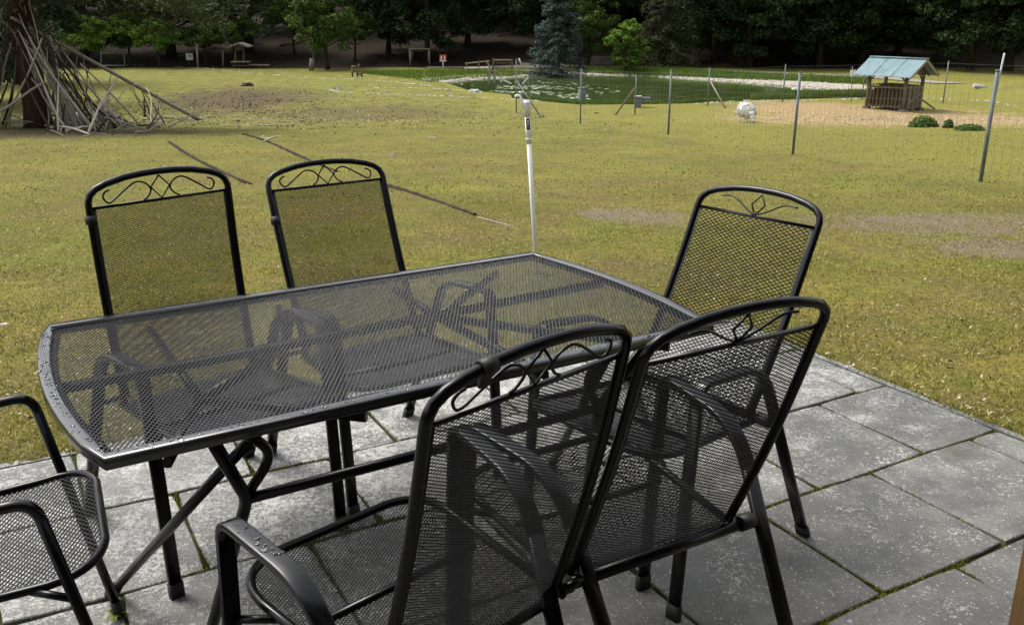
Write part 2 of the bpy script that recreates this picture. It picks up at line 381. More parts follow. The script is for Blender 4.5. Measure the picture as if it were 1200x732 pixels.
# the paved terrace sits in a shallow bed
S_ = (X-TC.x)*PU.x+(Y-TC.y)*PU.y; T_ = (X-TC.x)*PW.x+(Y-TC.y)*PW.y
EDGE_S, EDGE_T = 2.34, 1.21
inside = (S_ < EDGE_S-.005) & (T_ < EDGE_T-.005)
nz = np.array([noise.noise(Vector((x*2.2, y*2.2, 0))) for x, y in zip(X.ravel(), Y.ravel())]).reshape(X.shape)
Z = np.where(inside, -.055, Z + np.where(Y < 40, nz*.018, 0))
nxg, nyg = len(gx), len(gy)
idx = np.arange(nxg*nyg).reshape(nyg, nxg)
q = np.stack([idx[:-1, :-1], idx[:-1, 1:], idx[1:, 1:], idx[1:, :-1]], -1).reshape(-1, 4)
tag(npmesh('ground', np.stack([X, Y, Z], -1).reshape(-1, 3), q, M['lawn'], smooth=True), kind='structure')
# pond water
sdv = [Vector((p.x, p.y, 0)) for p in pond]; cen = sum(sdv, Vector())/len(sdv)
m = MB(); ring = [(p.x+(p.x-cen.x)*.02, p.y+(p.y-cen.y)*.03, WATER) for p in sdv]
m.add(ring, [tuple(range(len(ring)))[::-1]])
w = m.build('pond_water', M['water']); tag(w, kind='structure')
# ------------------------------------------------------------------ terrace
base = MB(); a = [pst(s, t_, -.012) for s, t_ in ((-7, -5), (EDGE_S-.01, -5), (EDGE_S-.01, EDGE_T-.01), (-7, EDGE_T-.01))]
base.add(a, [(0, 1, 2, 3)]); ter = tag(base.build('terrace', M['joint']), kind='structure')
rows = [(.73, 1.20, .32), (.225, .73, .06), (-.28, .225, .34+.01), (-.785, -.28, .06), (-1.29, -.785, .34), (-1.795, -1.29, .1), (-2.3, -1.795, .3)]
P_ = .523
joints_px = []
for ri, (t0, t1, off) in enumerate(rows):
    k0 = int((-3.9-off)//P_) if t1 > -.9 else -5
    for k in range(k0, 6):
        s0 = off+k*P_; s1 = s0+P_
        if s0 > EDGE_S-.08: break
        s1 = min(s1, EDGE_S-.02)
        if s1-s0 < .12: continue
        g = .0025+random.random()*.0035
        a0, a1, b0, b1 = s0+g, s1-g, t0+g, t1-g
        dz = random.uniform(-.002, .002); tx = random.uniform(-.003, .003); ty = random.uniform(-.002, .002); ch = .003
        def pt(s, t_, z):
            return pst(s, t_, z+dz+tx*(s-s0)/P_+ty*(t_-t0)/P_ if z > -.03 else z)
        # slightly irregular outline: worn corners
        def loop(ins, z):
            out = []
            N = 5
            for (c0, c1) in (((a0, b0), (a1, b0)), ((a1, b0), (a1, b1)), ((a1, b1), (a0, b1)), ((a0, b1), (a0, b0))):
                for i in range(N):
                    f = i/N; s = c0[0]+(c1[0]-c0[0])*f; t_ = c0[1]+(c1[1]-c0[1])*f
                    cs, ct = (a0+a1)/2, (b0+b1)/2
                    w_ = ins + .0032*(noise.noise(Vector((s*9, t_*9, ri*3.))) + .3) + (.006 if i == 0 else 0)
                    s += w_ if s < cs-.2*(a1-a0) else (-w_ if s > cs+.2*(a1-a0) else 0)
                    t_ += w_ if t_ < ct-.2*(b1-b0) else (-w_ if t_ > ct+.2*(b1-b0) else 0)
                    out.append(pt(s, t_, z))
            return out
        lo, mi, hi = loop(0, -.05), loop(0, -ch), loop(ch, 0); n = len(lo)
        mb = MB(); fs = [tuple(range(2*n, 3*n))]
        for i in range(n):
            j = (i+1) % n; fs += [(i, j, n+j, n+i), (n+i, n+j, 2*n+j, 2*n+i)]
        mb.add(lo+mi+hi, fs); mb.build('paving_slab', M['slab'], ter)
        joints_px.append(((s0, t0), (s1, t0))); joints_px.append(((s0, t0), (s0, t1)))
# thin concrete edging strip against the lawn
mb = MB()
def strip(p0, p1, n, wd):
    L = (p1-p0).length; d = (p1-p0).normalized(); nrm = Vector((-d.y, d.x, 0)); vs = []
    for i in range(n+1):
        c = p0+d*L*i/n; wv = wd*(1+.35*noise.noise(Vector((i*.7, 3, 1)))); z = -.004+.006*noise.noise(Vector((i*.5, 7, 1)))
        vs += [c+nrm*-.5*wv+Vector((0, 0, -.05)), c-nrm*.5*wv+Vector((0, 0, z)), c+nrm*.5*wv+Vector((0, 0, z-.002)), c+nrm*.5*wv+Vector((0, 0, -.05))]
    fs = []
    for i in range(n):
        for k in range(3): fs.append((i*4+k, i*4+k+1, (i+1)*4+k+1, (i+1)*4+k))
    mb.add(vs, fs)
strip(pst(EDGE_S+.012, -2.2), pst(EDGE_S+.012, EDGE_T+.0), 60, .028)
strip(pst(EDGE_S, EDGE_T+.02), pst(-6, EDGE_T+.02), 100, .03)
mb.build('edging_strip', M['slab'], ter)

# moss and small grass in the joints, one mass
def blades(P, hgt, wid, lean=.6):
    """P (n,3) roots -> verts, tris"""
    n = len(P); a = rng.uniform(0, 2*np.pi, n); h = hgt*rng.uniform(.5, 1.3, n); w_ = wid*rng.uniform(.6, 1.4, n)
    dx, dy = np.cos(a), np.sin(a); la = rng.uniform(0, 2*np.pi, n); ll = h*rng.uniform(0, lean, n)
    v0 = P+np.stack([-dx*w_/2, -dy*w_/2, -.002*np.ones(n)], -1); v1 = P+np.stack([dx*w_/2, dy*w_/2, -.002*np.ones(n)], -1)
    v2 = P+np.stack([np.cos(la)*ll, np.sin(la)*ll, h], -1)
    V = np.stack([v0, v1, v2], 1).reshape(-1, 3); Fc = np.arange(3*n).reshape(-1, 3); return V, Fc
pts = []
for (a, b) in joints_px:
    A = pst(*a); B = pst(*b); L = (B-A).length
    if (A-Vector((0, 2.5, 0))).length > 4.5: continue
    for i in range(int(L*2400)):
        f = random.random(); p = A.lerp(B, f)
        dens = noise.noise(Vector((p.x*3.1, p.y*3.1, 5)))+.55*noise.noise(Vector((p.x*11, p.y*11, 9)))+.12
        if dens < random.uniform(-.1, .45): continue
        j = .0042*(1+2.*max(0, dens)); pts.append((p.x+random.gauss(0, j), p.y+random.gauss(0, j), -.009+random.random()*.008))
for (A, B) in ((pst(EDGE_S+.03, -2.), pst(EDGE_S+.03, EDGE_T)), (pst(EDGE_S, EDGE_T+.035), pst(-3., EDGE_T+.035))):
    for i in range(5200):
        p = A.lerp(B, random.random())
        if noise.noise(Vector((p.x*4, p.y*4, 1))) < random.uniform(-.6, .3): continue
        pts.append((p.x+random.gauss(0, .017), p.y+random.gauss(0, .017), -.012+random.random()*.012))
V, Fc = blades(np.array(pts), .0065, .0042, 1.6)
tag(npmesh('joint_moss', V, Fc, M['moss']), kind='stuff', label='green moss growing in the joints between the paving slabs', cat='moss')
# one weed in a joint by the left chair
def weed(p, n, L, mat, name, lab, cat='weed'):
    m = MB()
    for i in range(n):
        a = i*2.4; d = Vector((math.cos(a), math.sin(a), 0)); s_ = Vector((-d.y, d.x, 0)); l = L*random.uniform(.6, 1.1)
        q0 = p; q1 = p+d*l*.5+Vector((0, 0, l*.45)); q2 = p+d*l+Vector((0, 0, l*.25))
        m.add([q0, q1+s_*l*.16, q2, q1-s_*l*.16], [(0, 1, 2, 3)])
    return tag(m.build(name, mat), lab, cat)
weed(flat(136, 722), 11, .036, M['moss'], 'weed_plant', 'small leafy weed growing in a slab joint beside the left chair')

# near lawn: short blades, denser close by
def lawn_pts(n, y0, y1, power=1.0):
    y = y0+(y1-y0)*rng.random(n)**power; hw = y*.62+.3; x = rng.uniform(-1, 1, n)*hw
    s = (x-TC.x)*PU.x+(y-TC.y)*PU.y; t_ = (x-TC.x)*PW.x+(y-TC.y)*PW.y
    ed = rng.normal(.015, .02, len(s)); ok = ~((s < EDGE_S+ed) & (t_ < EDGE_T+ed)); x, y = x[ok], y[ok]
    c = np.array([noise.noise(Vector((a*1.7, b*1.7, 2)))+.6*noise.noise(Vector((a*6, b*6, 4))) for a, b in zip(x, y)])
    ok = c > rng.uniform(-.8, .5, len(c)); x, y = x[ok], y[ok]
    return x, y
x, y = lawn_pts(230000, 1.8, 10, 1.25)
z = terr_base(x, y)+np.array([noise.noise(Vector((a*2.2, b*2.2, 0))) for a, b in zip(x, y)])*.018
V, Fc = blades(np.stack([x, y, z], -1), .016, .006, 1.6)
tag(npmesh('lawn_grass', V, Fc, M['grass']), 'short yellowish grass and moss of the near lawn', 'grass', kind='stuff')
x, y = lawn_pts(90000, 10, 30, 1.1); z = terr_base(x, y)+np.array([noise.noise(Vector((a*2.2, b*2.2, 0))) for a, b in zip(x, y)])*.018
V, Fc = blades(np.stack([x, y, z], -1), .018, .014, 1.8)
tag(npmesh('far_grass', V, Fc, M['grass']), 'thin grass on the lawn further down towards the fence', 'grass', kind='stuff')
# litter: pale chips and dead leaves
def litter(n, y0, y1, size, name, lab, tight=None):
    if tight is None: x, y = lawn_pts(n, y0, y1, 1.3)
    else:
        x = rng.normal(tight[0], tight[2], n); y = rng.normal(tight[1], tight[3], n)
    n = len(x); z = terr_base(x, y)+.016+rng.random(n)*.006
    a = rng.uniform(0, 6.28, n); l = size*rng.uniform(.4, 1.5, n); w_ = l*rng.uniform(.15, .5, n); tz = rng.uniform(-.3, .3, n)*l
    d = np.stack([np.cos(a), np.sin(a), 0*a], -1); s = np.stack([-np.sin(a), np.cos(a), 0*a], -1); C0 = np.stack([x, y, z], -1); k = np.stack([0*a, 0*a, tz], -1)
    V = np.stack([C0-d*l[:, None]/2-k, C0+s*w_[:, None]/2, C0+d*l[:, None]/2+k, C0-s*w_[:, None]/2], 1).reshape(-1, 3)
    tag(npmesh(name, V, np.arange(4*n).reshape(-1, 4), M['litter']), lab, 'leaf litter', kind='stuff')
litter(34000, 1.8, 12, .017, 'leaf_litter', 'tiny pale wood chips and dead leaves scattered on the near lawn')
def bits(n, cx, cy, sx, sy, r, name, lab):
    m_ = MB()
    for i in range(n):
        x, y = random.gauss(cx, sx), random.gauss(cy, sy)
        if noise.noise(Vector((x*.8, y*.5, 7))) < random.uniform(-.35, .35): continue
        if (x-TC.x)*PU.x+(y-TC.y)*PU.y < EDGE_S+.1 and (x-TC.x)*PW.x+(y-TC.y)*PW.y < EDGE_T+.1 or y < 2: continue
        z = float(terr_base(x, y))+.012; s_ = r*random.uniform(.4, 1.5); a = random.random()*6; e_ = random.uniform(.4, 1)
        vs = [(x+s_*math.cos(a+k*1.57)*(1 if k % 2 else e_), y+s_*math.sin(a+k*1.57)*(1 if k % 2 else e_), z) for k in range(4)]+[(x, y, z+s_*.7)]
        m_.add(vs, [(0, 1, 4), (1, 2, 4), (2, 3, 4), (3, 0, 4)])
    return tag(m_.build(name, M['dung']), lab, 'droppings', kind='stuff')
p = GP(430, 140); bits(2200, p.x, p.y, 4.5, 4.5, .028, 'droppings', 'dark droppings and leaf bits scattered over the middle of the lawn')
p = GP(250, 125); bits(3200, p.x, p.y, 3.6, 5., .035, 'droppings', 'dark droppings and bark bits on the bare patch right of the branch den')
bits(420, 2.6, 5.4, 2.2, 1.8, .009, 'droppings', 'small dark bits in the near lawn right of the table')
bits(420, -2.2, 5.2, 1.6, 1.8, .009, 'droppings', 'small dark bits in the near lawn left of the table')
p = GP(200, 140); litter(5000, 0, 0, .07, 'bark_litter', 'dead leaves and bark bits on bare soil around the branch den', (p.x, p.y, 4.5, 3.2))
p = GP(1060, 140); litter(14000, 0, 0, .055, 'loose_straw', 'loose straw trodden into the ground around the hay rack', (p.x, p.y, 3.0, 2.4))

# ------------------------------------------------------------------ expanded metal
def lattice(poly, S, L, fn, width, thick, tilt, name, mat, parent):
    """diamond lattice inside poly (a,b plane); short way along a, long way along b; fn(a,b)->(pos,(da,db))"""
    poly = np.array(poly); a0, b0 = poly.min(0); a1, b1 = poly.max(0)
    ni = int((a1-a0)/(S/2))+2; nj = int((b1-b0)/(L/2))+2
    I, J = np.meshgrid(np.arange(ni), np.arange(nj), indexing='ij'); k = (I+J) % 2 == 0; I, J = I[k], J[k]
    E = []
    for dj in (1, -1):
        E.append(np.stack([a0+I*S/2, b0+J*L/2, a0+(I+1)*S/2, b0+(J+dj)*L/2], -1))
    E = np.concatenate(E)
    def inside(x, y):
        c = np.zeros(len(x), bool); n = len(poly)
        for i in range(n):
            x1, y1 = poly[i]; x2, y2 = poly[(i+1) % n]
            cc = ((y1 > y) != (y2 > y)) & (x < (x2-x1)*(y-y1)/((y2-y1) if abs(y2-y1) > 1e-9 else 1e-9)+x1); c ^= cc
        return c
    ok = inside((E[:, 0]+E[:, 2])/2, (E[:, 1]+E[:, 3])/2); E = E[ok]
    p0, na0 = fn(E[:, 0], E[:, 1]); p1, na1 = fn(E[:, 2], E[:, 3])
    n_ = na0; d = p1-p0; d /= np.linalg.norm(d, axis=1)[:, None]; s = np.cross(n_, d); s /= np.linalg.norm(s, axis=1)[:, None]
    pa, _ = fn(E[:, 0]+.001, E[:, 1]); av = pa-p0; sg = np.sign((s*av).sum(1)); s *= sg[:, None]
    up = np.cross(s, d)*sg[:, None]*1.; up *= np.sign((up*n_).sum(1))[:, None]
    tl = tilt if isinstance(tilt, tuple) else (tilt, tilt); fam = (E[:, 3] > E[:, 1])
    ct = np.where(fam, math.cos(tl[0]), math.cos(tl[1]))[:, None]; sn = np.where(fam, math.sin(tl[0]), math.sin(tl[1]))[:, None]
    A = (s*ct+up*sn)*width/2; B = (-s*sn+up*ct)*thick/2
    V = np.stack([p0+A+B, p0-A+B, p0-A-B, p0+A-B, p1+A+B, p1-A+B, p1-A-B, p1+A-B], 1).reshape(-1, 3)
    m_ = len(E); o_ = (np.arange(m_)*8)[:, None, None]
    Fq = (np.array([[0, 1, 5, 4], [1, 2, 6, 5], [2, 3, 7, 6], [3, 0, 4, 7]])[None]+o_).reshape(-1, 4)
    return npmesh(name, V, Fq, mat, parent)

# ------------------------------------------------------------------ table
LT, WT, BOW, ZT = 1.51, .90, .047, .72
def outline(ins=0., n=12):
    hl, hw = LT/2-ins, WT/2-ins; out = []
    for i in range(n+1): f = i/n; out.append((hl+BOW*4*f*(1-f), -hw+2*hw*f))
    for i in range(n+1): f = i/n; out.append((-hl-BOW*4*f*(1-f), hw-2*hw*f))
    return out
tbl = empty('garden_table', TC, TA, 'large black expanded metal garden table with bowed ends, wet rim, on the paving', 'table')
m = MB(); ol = outline(.0145); ol2 = []
for i, p in enumerate(ol):          # double the corner points so the mitres stay sharp
    ol2.append(p)
m.tube([(x, y, ZT-.014) for x, y in ol2], .0135, closed=True, ry=.0155, up=(0, 0, 1), chamfer=.006)
m.build('tabletop_rim', M['rim'], tbl)
m = MB(); m.tube([(x, y, ZT-.016) for x, y in outline(.034)], .004, closed=True, ry=.008, up=(0, 0, 1)); m.build('mesh_border', M['mesh'], tbl)
def ft(a, b): return np.stack([a, b, np.full(len(a), ZT-.009)], -1), np.tile([0., 0, 1], (len(a), 1))
lattice(outline(.022), .0110, .0182, ft, .0034, .0007, (R(-10), R(-30)), 'tabletop_mesh', M['tmesh'], tbl)
def cap_(parent, a, b, r=.0165, L=.05):
    a = Vector(a); b = Vector(b); d = (b-a).normalized(); m_ = MB(); m_.tube([a-d*.003, a-d*.001, a+d*L], [r*.85, r, r], 10); return m_.build('foot_cap', M['rubber'], parent)
def ttube(name, pts, r=.0125, cap=False):
    m_ = MB(); m_.tube(pts, r, 10); o = m_.build(name, M['metal'], tbl)
    if cap: cap_(o, pts[-1], pts[-2])
    return o
for sx in (-1, 1):
    ttube('leg', [(sx*.44, -.41, .695), (sx*.71, .255, .004)], .0125, True)
    ttube('leg', arc([(sx*.545, -.425, .70), (sx*.465, -.33, .50), (sx*.56, -.14, .004)], .03), .0140, True)
    ttube('brace', arc([(sx*.49, -.40, .70), (sx*.40, -.345, .60), (sx*.465, -.325, .505)], .06), .0115)
m = MB(); m.tube([(-.465, -.33, .50), (.465, -.33, .50)], .0125, 10); m.build('crossbar', M['metal'], tbl)
m = MB(); m.tube([(-.775, .03, .690), (.775, .09, .690)], .014, ry=.010, up=(0, 1, 0)); m.build('crossbar', M['metal'], tbl)
for a, b in (((.22, .11), (.23, .43)), ((.22, .11), (.60, .43)), ((.22, .11), (.24, -.42)), ((.22, .11), (.62, -.42)), ((-.50, -.14), (-.50, .43)), ((-.50, -.14), (-.24, .08)), ((-.50, -.14), (-.63, -.42)), ((-.50, -.14), (-.22, -.42)), ((-.24, .08), (-.14, .43))):
    m = MB(); m.tube([(a[0], a[1], .668), (b[0], b[1], .668)], .0105, ry=.008, up=(0, 0, 1)); m.build('brace', M['metal'], tbl)
# rain drops standing on the rim
def drops(spots, name, parent):
    m_ = MB()
    for (x, y, z, r) in spots:
        n = 8; vs = []; fs = []; rx = r*random.uniform(.7, 1.5); ry = r*random.uniform(.7, 1.5); ph = random.random()*6
        for (rr, zz) in ((1, 0), (.93, .30), (.6, .52)):
            for k in range(n):
                a = ph+2*math.pi*k/n; w_ = 1+.2*math.sin(a*2+ph); vs.append((x+rx*rr*math.cos(a)*w_, y+ry*rr*math.sin(a)*w_, z+r*zz*.75))
        vs.append((x, y, z+r*.62*.75))
        for i in range(2):
            for k in range(n): fs.append((i*n+k, i*n+(k+1) % n, (i+1)*n+(k+1) % n, (i+1)*n+k))
        for k in range(n): fs.append((2*n+k, 2*n+(k+1) % n, 3*n))
        m_.add(vs, fs, True)
    return tag(m_.build(name, M['drop'], parent), kind='stuff')
sp = []
for i in range(70):
    f = random.random(); w_ = random.gauss(0, .006); x_ = -(LT/2-.015)-BOW*4*f*(1-f)+w_
    sp.append((x_, WT/2*.95*(1-2*f), ZT-.0005, random.uniform(.0014, .0050)))
for i in range(110): sp.append((random.uniform(-.72, .70), -WT/2+.0145+random.gauss(0, .006), ZT-.0005, random.uniform(.0014, .0048)))
for i in range(30): sp.append((random.uniform(-.72, .70), WT/2-.0145+random.gauss(0, .006), ZT-.0005, random.uniform(.0012, .0035)))
drops(sp, 'raindrops', tbl)

# ------------------------------------------------------------------ chairs
SH = dict(hw=.210, za=.945, r=.171, zb=.435, ha=.29, d=.512, zh=.639, df=.555, rr=-.055, ra=.238, zr=.618)
def chair(kind, s, t_, yaw, rk, label, group=None, name='garden_chair', clip=None, wet=False, mesh=(.0063, .0118, .0015)):
    q_ = dict(SH)
    if kind == 'C': q_.update(df=.63, zh=.638, zr=.62, ha=.275)
    ct = empty(name, st(s, t_), TA+yaw, label, 'chair', group)
    hw, zb, r0 = q_['hw'], q_['zb'], q_['r']
    top = Vector((0, -rk, q_['za']-.3*rk)); bot = Vector((0, r0, zb)); e = (top-bot); Lb = e.length; e.normalize(); nb = Vector((1, 0, 0)).cross(e)
    def bp(X_, v): # v measured from the crossbar, along the back
        bend = -.010*math.sin(math.pi*min(1, max(0, (v+Lb)/Lb)))
        return Vector((X_, 0, 0))+top+e*v+Vector((0, bend, 0))
    rt = .0098
    # back frame
    arch = [(hw, .0), (hw-.001, .018), (hw-.008, .036), (hw-.026, .051), (hw-.055, .062), (.10, .074), (.05, .079), (0, .0805)]
    pl = [bp(hw, -Lb*(1-i/8)) for i in range(8)]+[bp(x, v) for x, v in arch]
    full = pl+[Vector((-p.x, p.y, p.z)) for p in pl[:-1][::-1]]
    bl = []
    if kind == 'A':       # bottom of the frame closes in a rounded bar
        e1 = bp(hw, -Lb-.02); e2 = bp(hw-.035, -Lb-.055)
        bl = arc([bp(hw, -Lb+.02), bp(hw, -Lb-.045), bp(-hw, -Lb-.045), bp(-hw, -Lb+.02)], .05)
        full = full+[p for p in bl[::-1][1:-1]]; m_ = MB(); m_.tube(full, rt, 10, closed=True)
    else:
        m_ = MB(); m_.tube(full, rt, 10)
    bf = m_.build('back_frame', M['metal'], ct)
    m_ = MB(); m_.tube([bp(-hw+.006, 0), bp(hw-.006, 0)], .0042, ry=.0042, up=tuple(e)); m_.build('crossbar', M['metal'], ct)
    # pivot bar at the foot of the back, carried between the rear legs
    yl = lambda z: q_['rr']+(q_['ra']-q_['rr'])*z/q_['zr']
    pz = zb-.012; pv = Vector((0, yl(pz)+.006, pz))
    if kind == 'B':
        m_ = MB(); m_.tube([pv-Vector((.262, 0, 0)), pv+Vector((.262, 0, 0))], .0135, 12); pb = m_.build('pivot_bar', M['metal'], ct)
        for sx in (-1, 1):
            m_ = MB(); m_.tube([pv+Vector((sx*.222, 0, 0)), pv+Vector((sx*.262, 0, 0))], .0175, 12); m_.build('bushing', M['rubber'], pb)
    else:
        for sx in (-1, 1):
            m_ = MB(); m_.tube([pv+Vector((sx*.205, 0, .01)), pv+Vector((sx*.278, 0, .01))], .009, 10); m_.build('pivot_pin', M['metal'], ct)
    # back mesh
    def fb(a, b):
        P = np.stack([b, np.zeros(len(a)), np.zeros(len(a))], -1)+np.array(top)+np.outer(a, np.array(e)); P[:, 1] += -.010*np.sin(np.pi*np.clip((a+Lb)/Lb, 0, 1))
        return P, np.tile(np.array(nb), (len(a), 1))
    ib = hw-.008
    lattice([(-Lb-.035, -ib), (0, -ib), (0, ib), (-Lb-.035, ib)], mesh[0], mesh[1], fb, mesh[2], mesh[2]*.5, R(8), 'back_mesh', M['mesh'], ct)
    for sx in (-1, 1):
        m_ = MB(); m_.tube([bp(sx*(hw-.0135), -Lb*(1-i/6)) for i in range(7)], .0040, ry=.0010, up=(1, 0, 0), chamfer=.0003); m_.build('mesh_edge', M['edge'], ct)
    # scrollwork
    m_ = MB()
    def wire(pts, r=.0032):
        P = [Vector((x, v*.86, 0)) for x, v in pts]; out = []
        for i in range(len(P)-1):
            p0, p1, p2, p3 = P[max(i-1, 0)], P[i], P[i+1], P[min(i+2, len(P)-1)]
            for k in range(4):
                u = k/4; out.append(.5*((2*p1)+(p2-p0)*u+(2*p0-5*p1+4*p2-p3)*u*u+(3*p1-p0-3*p2+p3)*u**3))
        out.append(P[-1]); return [bp(p.x, p.y) for p in out]
    if kind in 'A':
        for sx in (-1, 1):
            sc_ = [(sx*x, v) for x, v in ((.054, .006), (.040, .015), (.029, .036), (.040, .057), (.063, .067), (.085, .059), (.118, .034), (.147, .012), (.160, .015), (.167, .032), (.160, .046), (.147, .051))]
            m_.tube(wire(sc_), .0027, 6)
        m_.tube([bp(0, .069), bp(-.028, .037), bp(0, .004), bp(.028, .037), bp(0, .069)], .0027, 6)
    else:
        for sx in (-1, 1): m_.tube(wire([(sx*x, v) for x, v in ((.0, .004), (.035, .022), (.075, .049), (.10, .057), (.128, .054))]), .0028, 6)
        m_.tube([bp(0, .003), bp(-.023, .036), bp(-.001, .067), bp(.022, .034), bp(0, .003)], .0028, 6)
        m_.tube([bp(-.006, .0), bp(0, .010), bp(.006, .0)], .006, 6)
    m_.build('scrollwork', M['metal'], ct)
    # seat
    y0 = r0-.015; y1 = .63; z0 = zb-.02; z1 = zb+.020; hs_ = hw+.006
    def sz(y): f = (y-y0)/(y1-y0); return z0+(z1-z0)*f-.014*math.sin(math.pi*max(0, min(1, f)))
    of = arc([(hs_, y0, 0), (hs_+.024, y1-.02, 0), (-hs_-.024, y1-.02, 0), (-hs_, y0, 0)], .10, 8)
    ofl = [Vector((p.x, p.y+.025*math.cos(p.x/hs_*1.3)*(1 if p.y > y1-.1 else 0)*(1-min(1, abs(p.x)/(hs_+.024))**2), 0)) for p in of]
    ofl = [Vector((p.x, p.y, sz(p.y))) for p in ofl]
    m_ = MB(); m_.tube(ofl, .0095, 8); sf = m_.build('seat_frame', M['metal'], ct)
    def fs_(a, b):
        y = a; f = (y-y0)/(y1-y0); z = z0+(z1-z0)*f-.014*np.sin(np.pi*np.clip(f, 0, 1))-.010*np.cos(b/hs_*1.5)*np.clip(np.sin(np.pi*np.clip(f, 0, 1)), 0, 1)
        return np.stack([b, y, z], -1), np.tile([0, 0, 1.], (len(a), 1))
    lattice([(p.y, p.x*.985) for p in ofl], mesh[0]*1.1, mesh[1]*1.1, fs_, mesh[2]*1.4, mesh[2]*.5, (R(-12), R(-30)), 'seat_mesh', M['seatmesh'], ct)
    # side frames: front leg, arm rest, rear leg
    for sx in (-1, 1):
        X0 = sx*q_['ha']
        path = arc([(X0, q_['df'], 0), (X0, q_['d'], q_['zh']), (X0-sx*.012, q_['ra'], q_['zr']), (X0-sx*.012, q_['rr'], 0)], [.042, .10], 8)
        seg = [('front_leg', path[:2]), ('armrest', path[1:19]), ('rear_leg', path[18:])]
        for nm, pp in seg:
            m_ = MB()
            if kind == 'C': m_.tube(pp, .0115, 10)
            else:
                w_ = .0185 if nm == 'armrest' else .0175
                m_.tube(pp, w_, ry=.0078, up=(1, 0, 0), chamfer=.004)
            o = m_.build(nm, M['flat'] if nm == 'armrest' else M['metal'], ct)
            if nm != 'armrest':
                A_, B_ = (pp[0], pp[1]) if nm == 'front_leg' else (pp[-1], pp[-2])
                d = (B_-A_).normalized(); m_ = MB()
                if kind == 'C': m_.tube([A_-d*.002, A_+d*.045], .0150, 10)
                else: m_.tube([A_-d*.002, A_+d*.042], .0200, ry=.0105, up=(1, 0, 0), chamfer=.004)
                m_.build('foot_cap', M['rubber'], o)
        fy = q_['df']-(q_['df']-q_['d'])*(z1/q_['zh'])
        m_ = MB(); m_.tube([(sx*(hs_+.016), fy-.07, sz(fy-.07)), (X0, fy-.0, z1-.035)], .008, 8); m_.build('seat_support', M['metal'], ct)
        if wet and sx in wet:
            a_, b_ = path[9], path[10]; sp_ = []
            for k in range(20):
                f = random.random(); p = a_.lerp(b_, f); sp_.append((p.x+random.gauss(0, .006), p.y, p.z+.0074, random.uniform(.0014, .0058)))
            drops(sp_, 'raindrops', ct)
    if kind == 'B' or kind == 'A':
        # recline strut under the seat
        m_ = MB(); m_.tube([(-.20, .40, z1-.035), (.20, .40, z1-.035)], .008, 8); m_.build('seat_crossbar', M['metal'], ct)
    if clip:
        cx, cv, side = clip
        if side == 'top':
            i = min(range(len(full)), key=lambda k: (full[k]-bp(cx, cv)).length); d = (full[i+1]-full[i-1]).normalized(); p = bp(cx, cv)
            m_ = MB(); m_.tube([p-d*.013, p+d*.013], .0128, 12)
            m_.tube([p-e*.008, p-e*.034], .011, ry=.0035, up=tuple(d)); m_.build('frame_clip', M['rubber'], ct)
        else:
            p = bp(cx, cv); m_ = MB(); m_.tube([p-e*.012, p+e*.012], .0155, 10); m_.build('frame_clip', M['rubber'], ct)
    return ct
PI = math.pi
chair('A', -.187, -1.066, .215, -.025, 'nearest black mesh chair, scroll topped, with a black clip on its back frame', clip=(-.112, .0715, 'top'), wet=(-1,), group='scroll topped garden chairs')
chair('B', .236, -1.008, -.02, .023, 'black mesh chair with tulip diamond top, back turned, beside the nearest chair', mesh=(.0084, .0152, .0019), group='tulip topped garden chairs')
chair('A', -.412, .765, 3.388, -.109, 'scroll topped black mesh chair at the far left corner of the table', clip=(.21, -.03, 'side'), group='scroll topped garden chairs')
chair('A', .200, .832, 3.210, .044, 'scroll topped black mesh chair behind the middle of the table, second from left', clip=(.21, -.10, 'side'), group='scroll topped garden chairs')
chair('B', 1.022, -.232, 1.729, .073, 'tulip topped black mesh chair at the right end of the table, nearest the pond', mesh=(.0118, .0202, .0024), group='tulip topped garden chairs')
chair('C', -1.352, -.072, -PI/2-.08, .02, 'black tube armed chair cut off by the left edge of the picture', mesh=(.0100, .0175, .0021))

# ------------------------------------------------------------------ white stand pipe behind the table
g = GP(629, 322); px_dist = g.y
pp = empty('standpipe', g, 0, 'white plastic standpipe with bent spout and small black label behind the table', 'pipe')
# top of the pipe at pixel (616,112): place it on the vertical plane of its foot
d = ray(617, 118); k = g.y/d.y; topv = Vector((0, 0, H))+d*k-g; ax = topv.normalized(); HP = topv.length
m = MB(); m.tube([ax*-.15, ax*(HP-.10)], .0150, 16); m.build('pipe', M['pvc'], pp)
m = MB(); m.tube([ax*(HP-.27), ax*(HP-.10)], .0178, 16); m.tube([ax*(HP-.245), ax*(HP-.235)], .0195, 16); m.tube([ax*(HP-.02), ax*(HP-.01)], .0225, 16); m.build('sleeve', M['pvc'], pp)
m = MB(); m.tube([ax*(HP-.10), ax*(HP-.01), ax*HP], [.0205, .0215, .019], 16); m.build('socket', M['pvc'], pp)
m = MB(); m.tube(arc([ax*(HP-.05)+Vector((-.015, -.005, 0)), ax*(HP-.01)+Vector((-.032, -.005, 0)), ax*(HP+.026)+Vector((-.036, 0, 0)), ax*(HP+.032)+Vector((-.062, 0, 0)), ax*(HP+.020)+Vector((-.070, 0, 0))], .02), .0085, 10); m.build('spout', M['pvc'], pp)
m = MB(); n = 6; vs = []
for zz in (HP-.18, HP-.11):
    for i in range(n+1): a = -PI/2-.75+1.5*i/n; vs.append(ax*zz+Vector((.0184*math.cos(a)+.001, .0184*math.sin(a), 0)))
m.add(vs, [(i, i+1, n+2+i, n+1+i) for i in range(n)]); lb = m.build('label', M['black'], pp)
m = MB()   # the pale arrow and flourish printed on the label
def lp(u, v): a = -PI/2+u*.75; return ax*(HP-.145+v*.032)+Vector((.0189*math.cos(a)+.001, .0189*math.sin(a), 0))
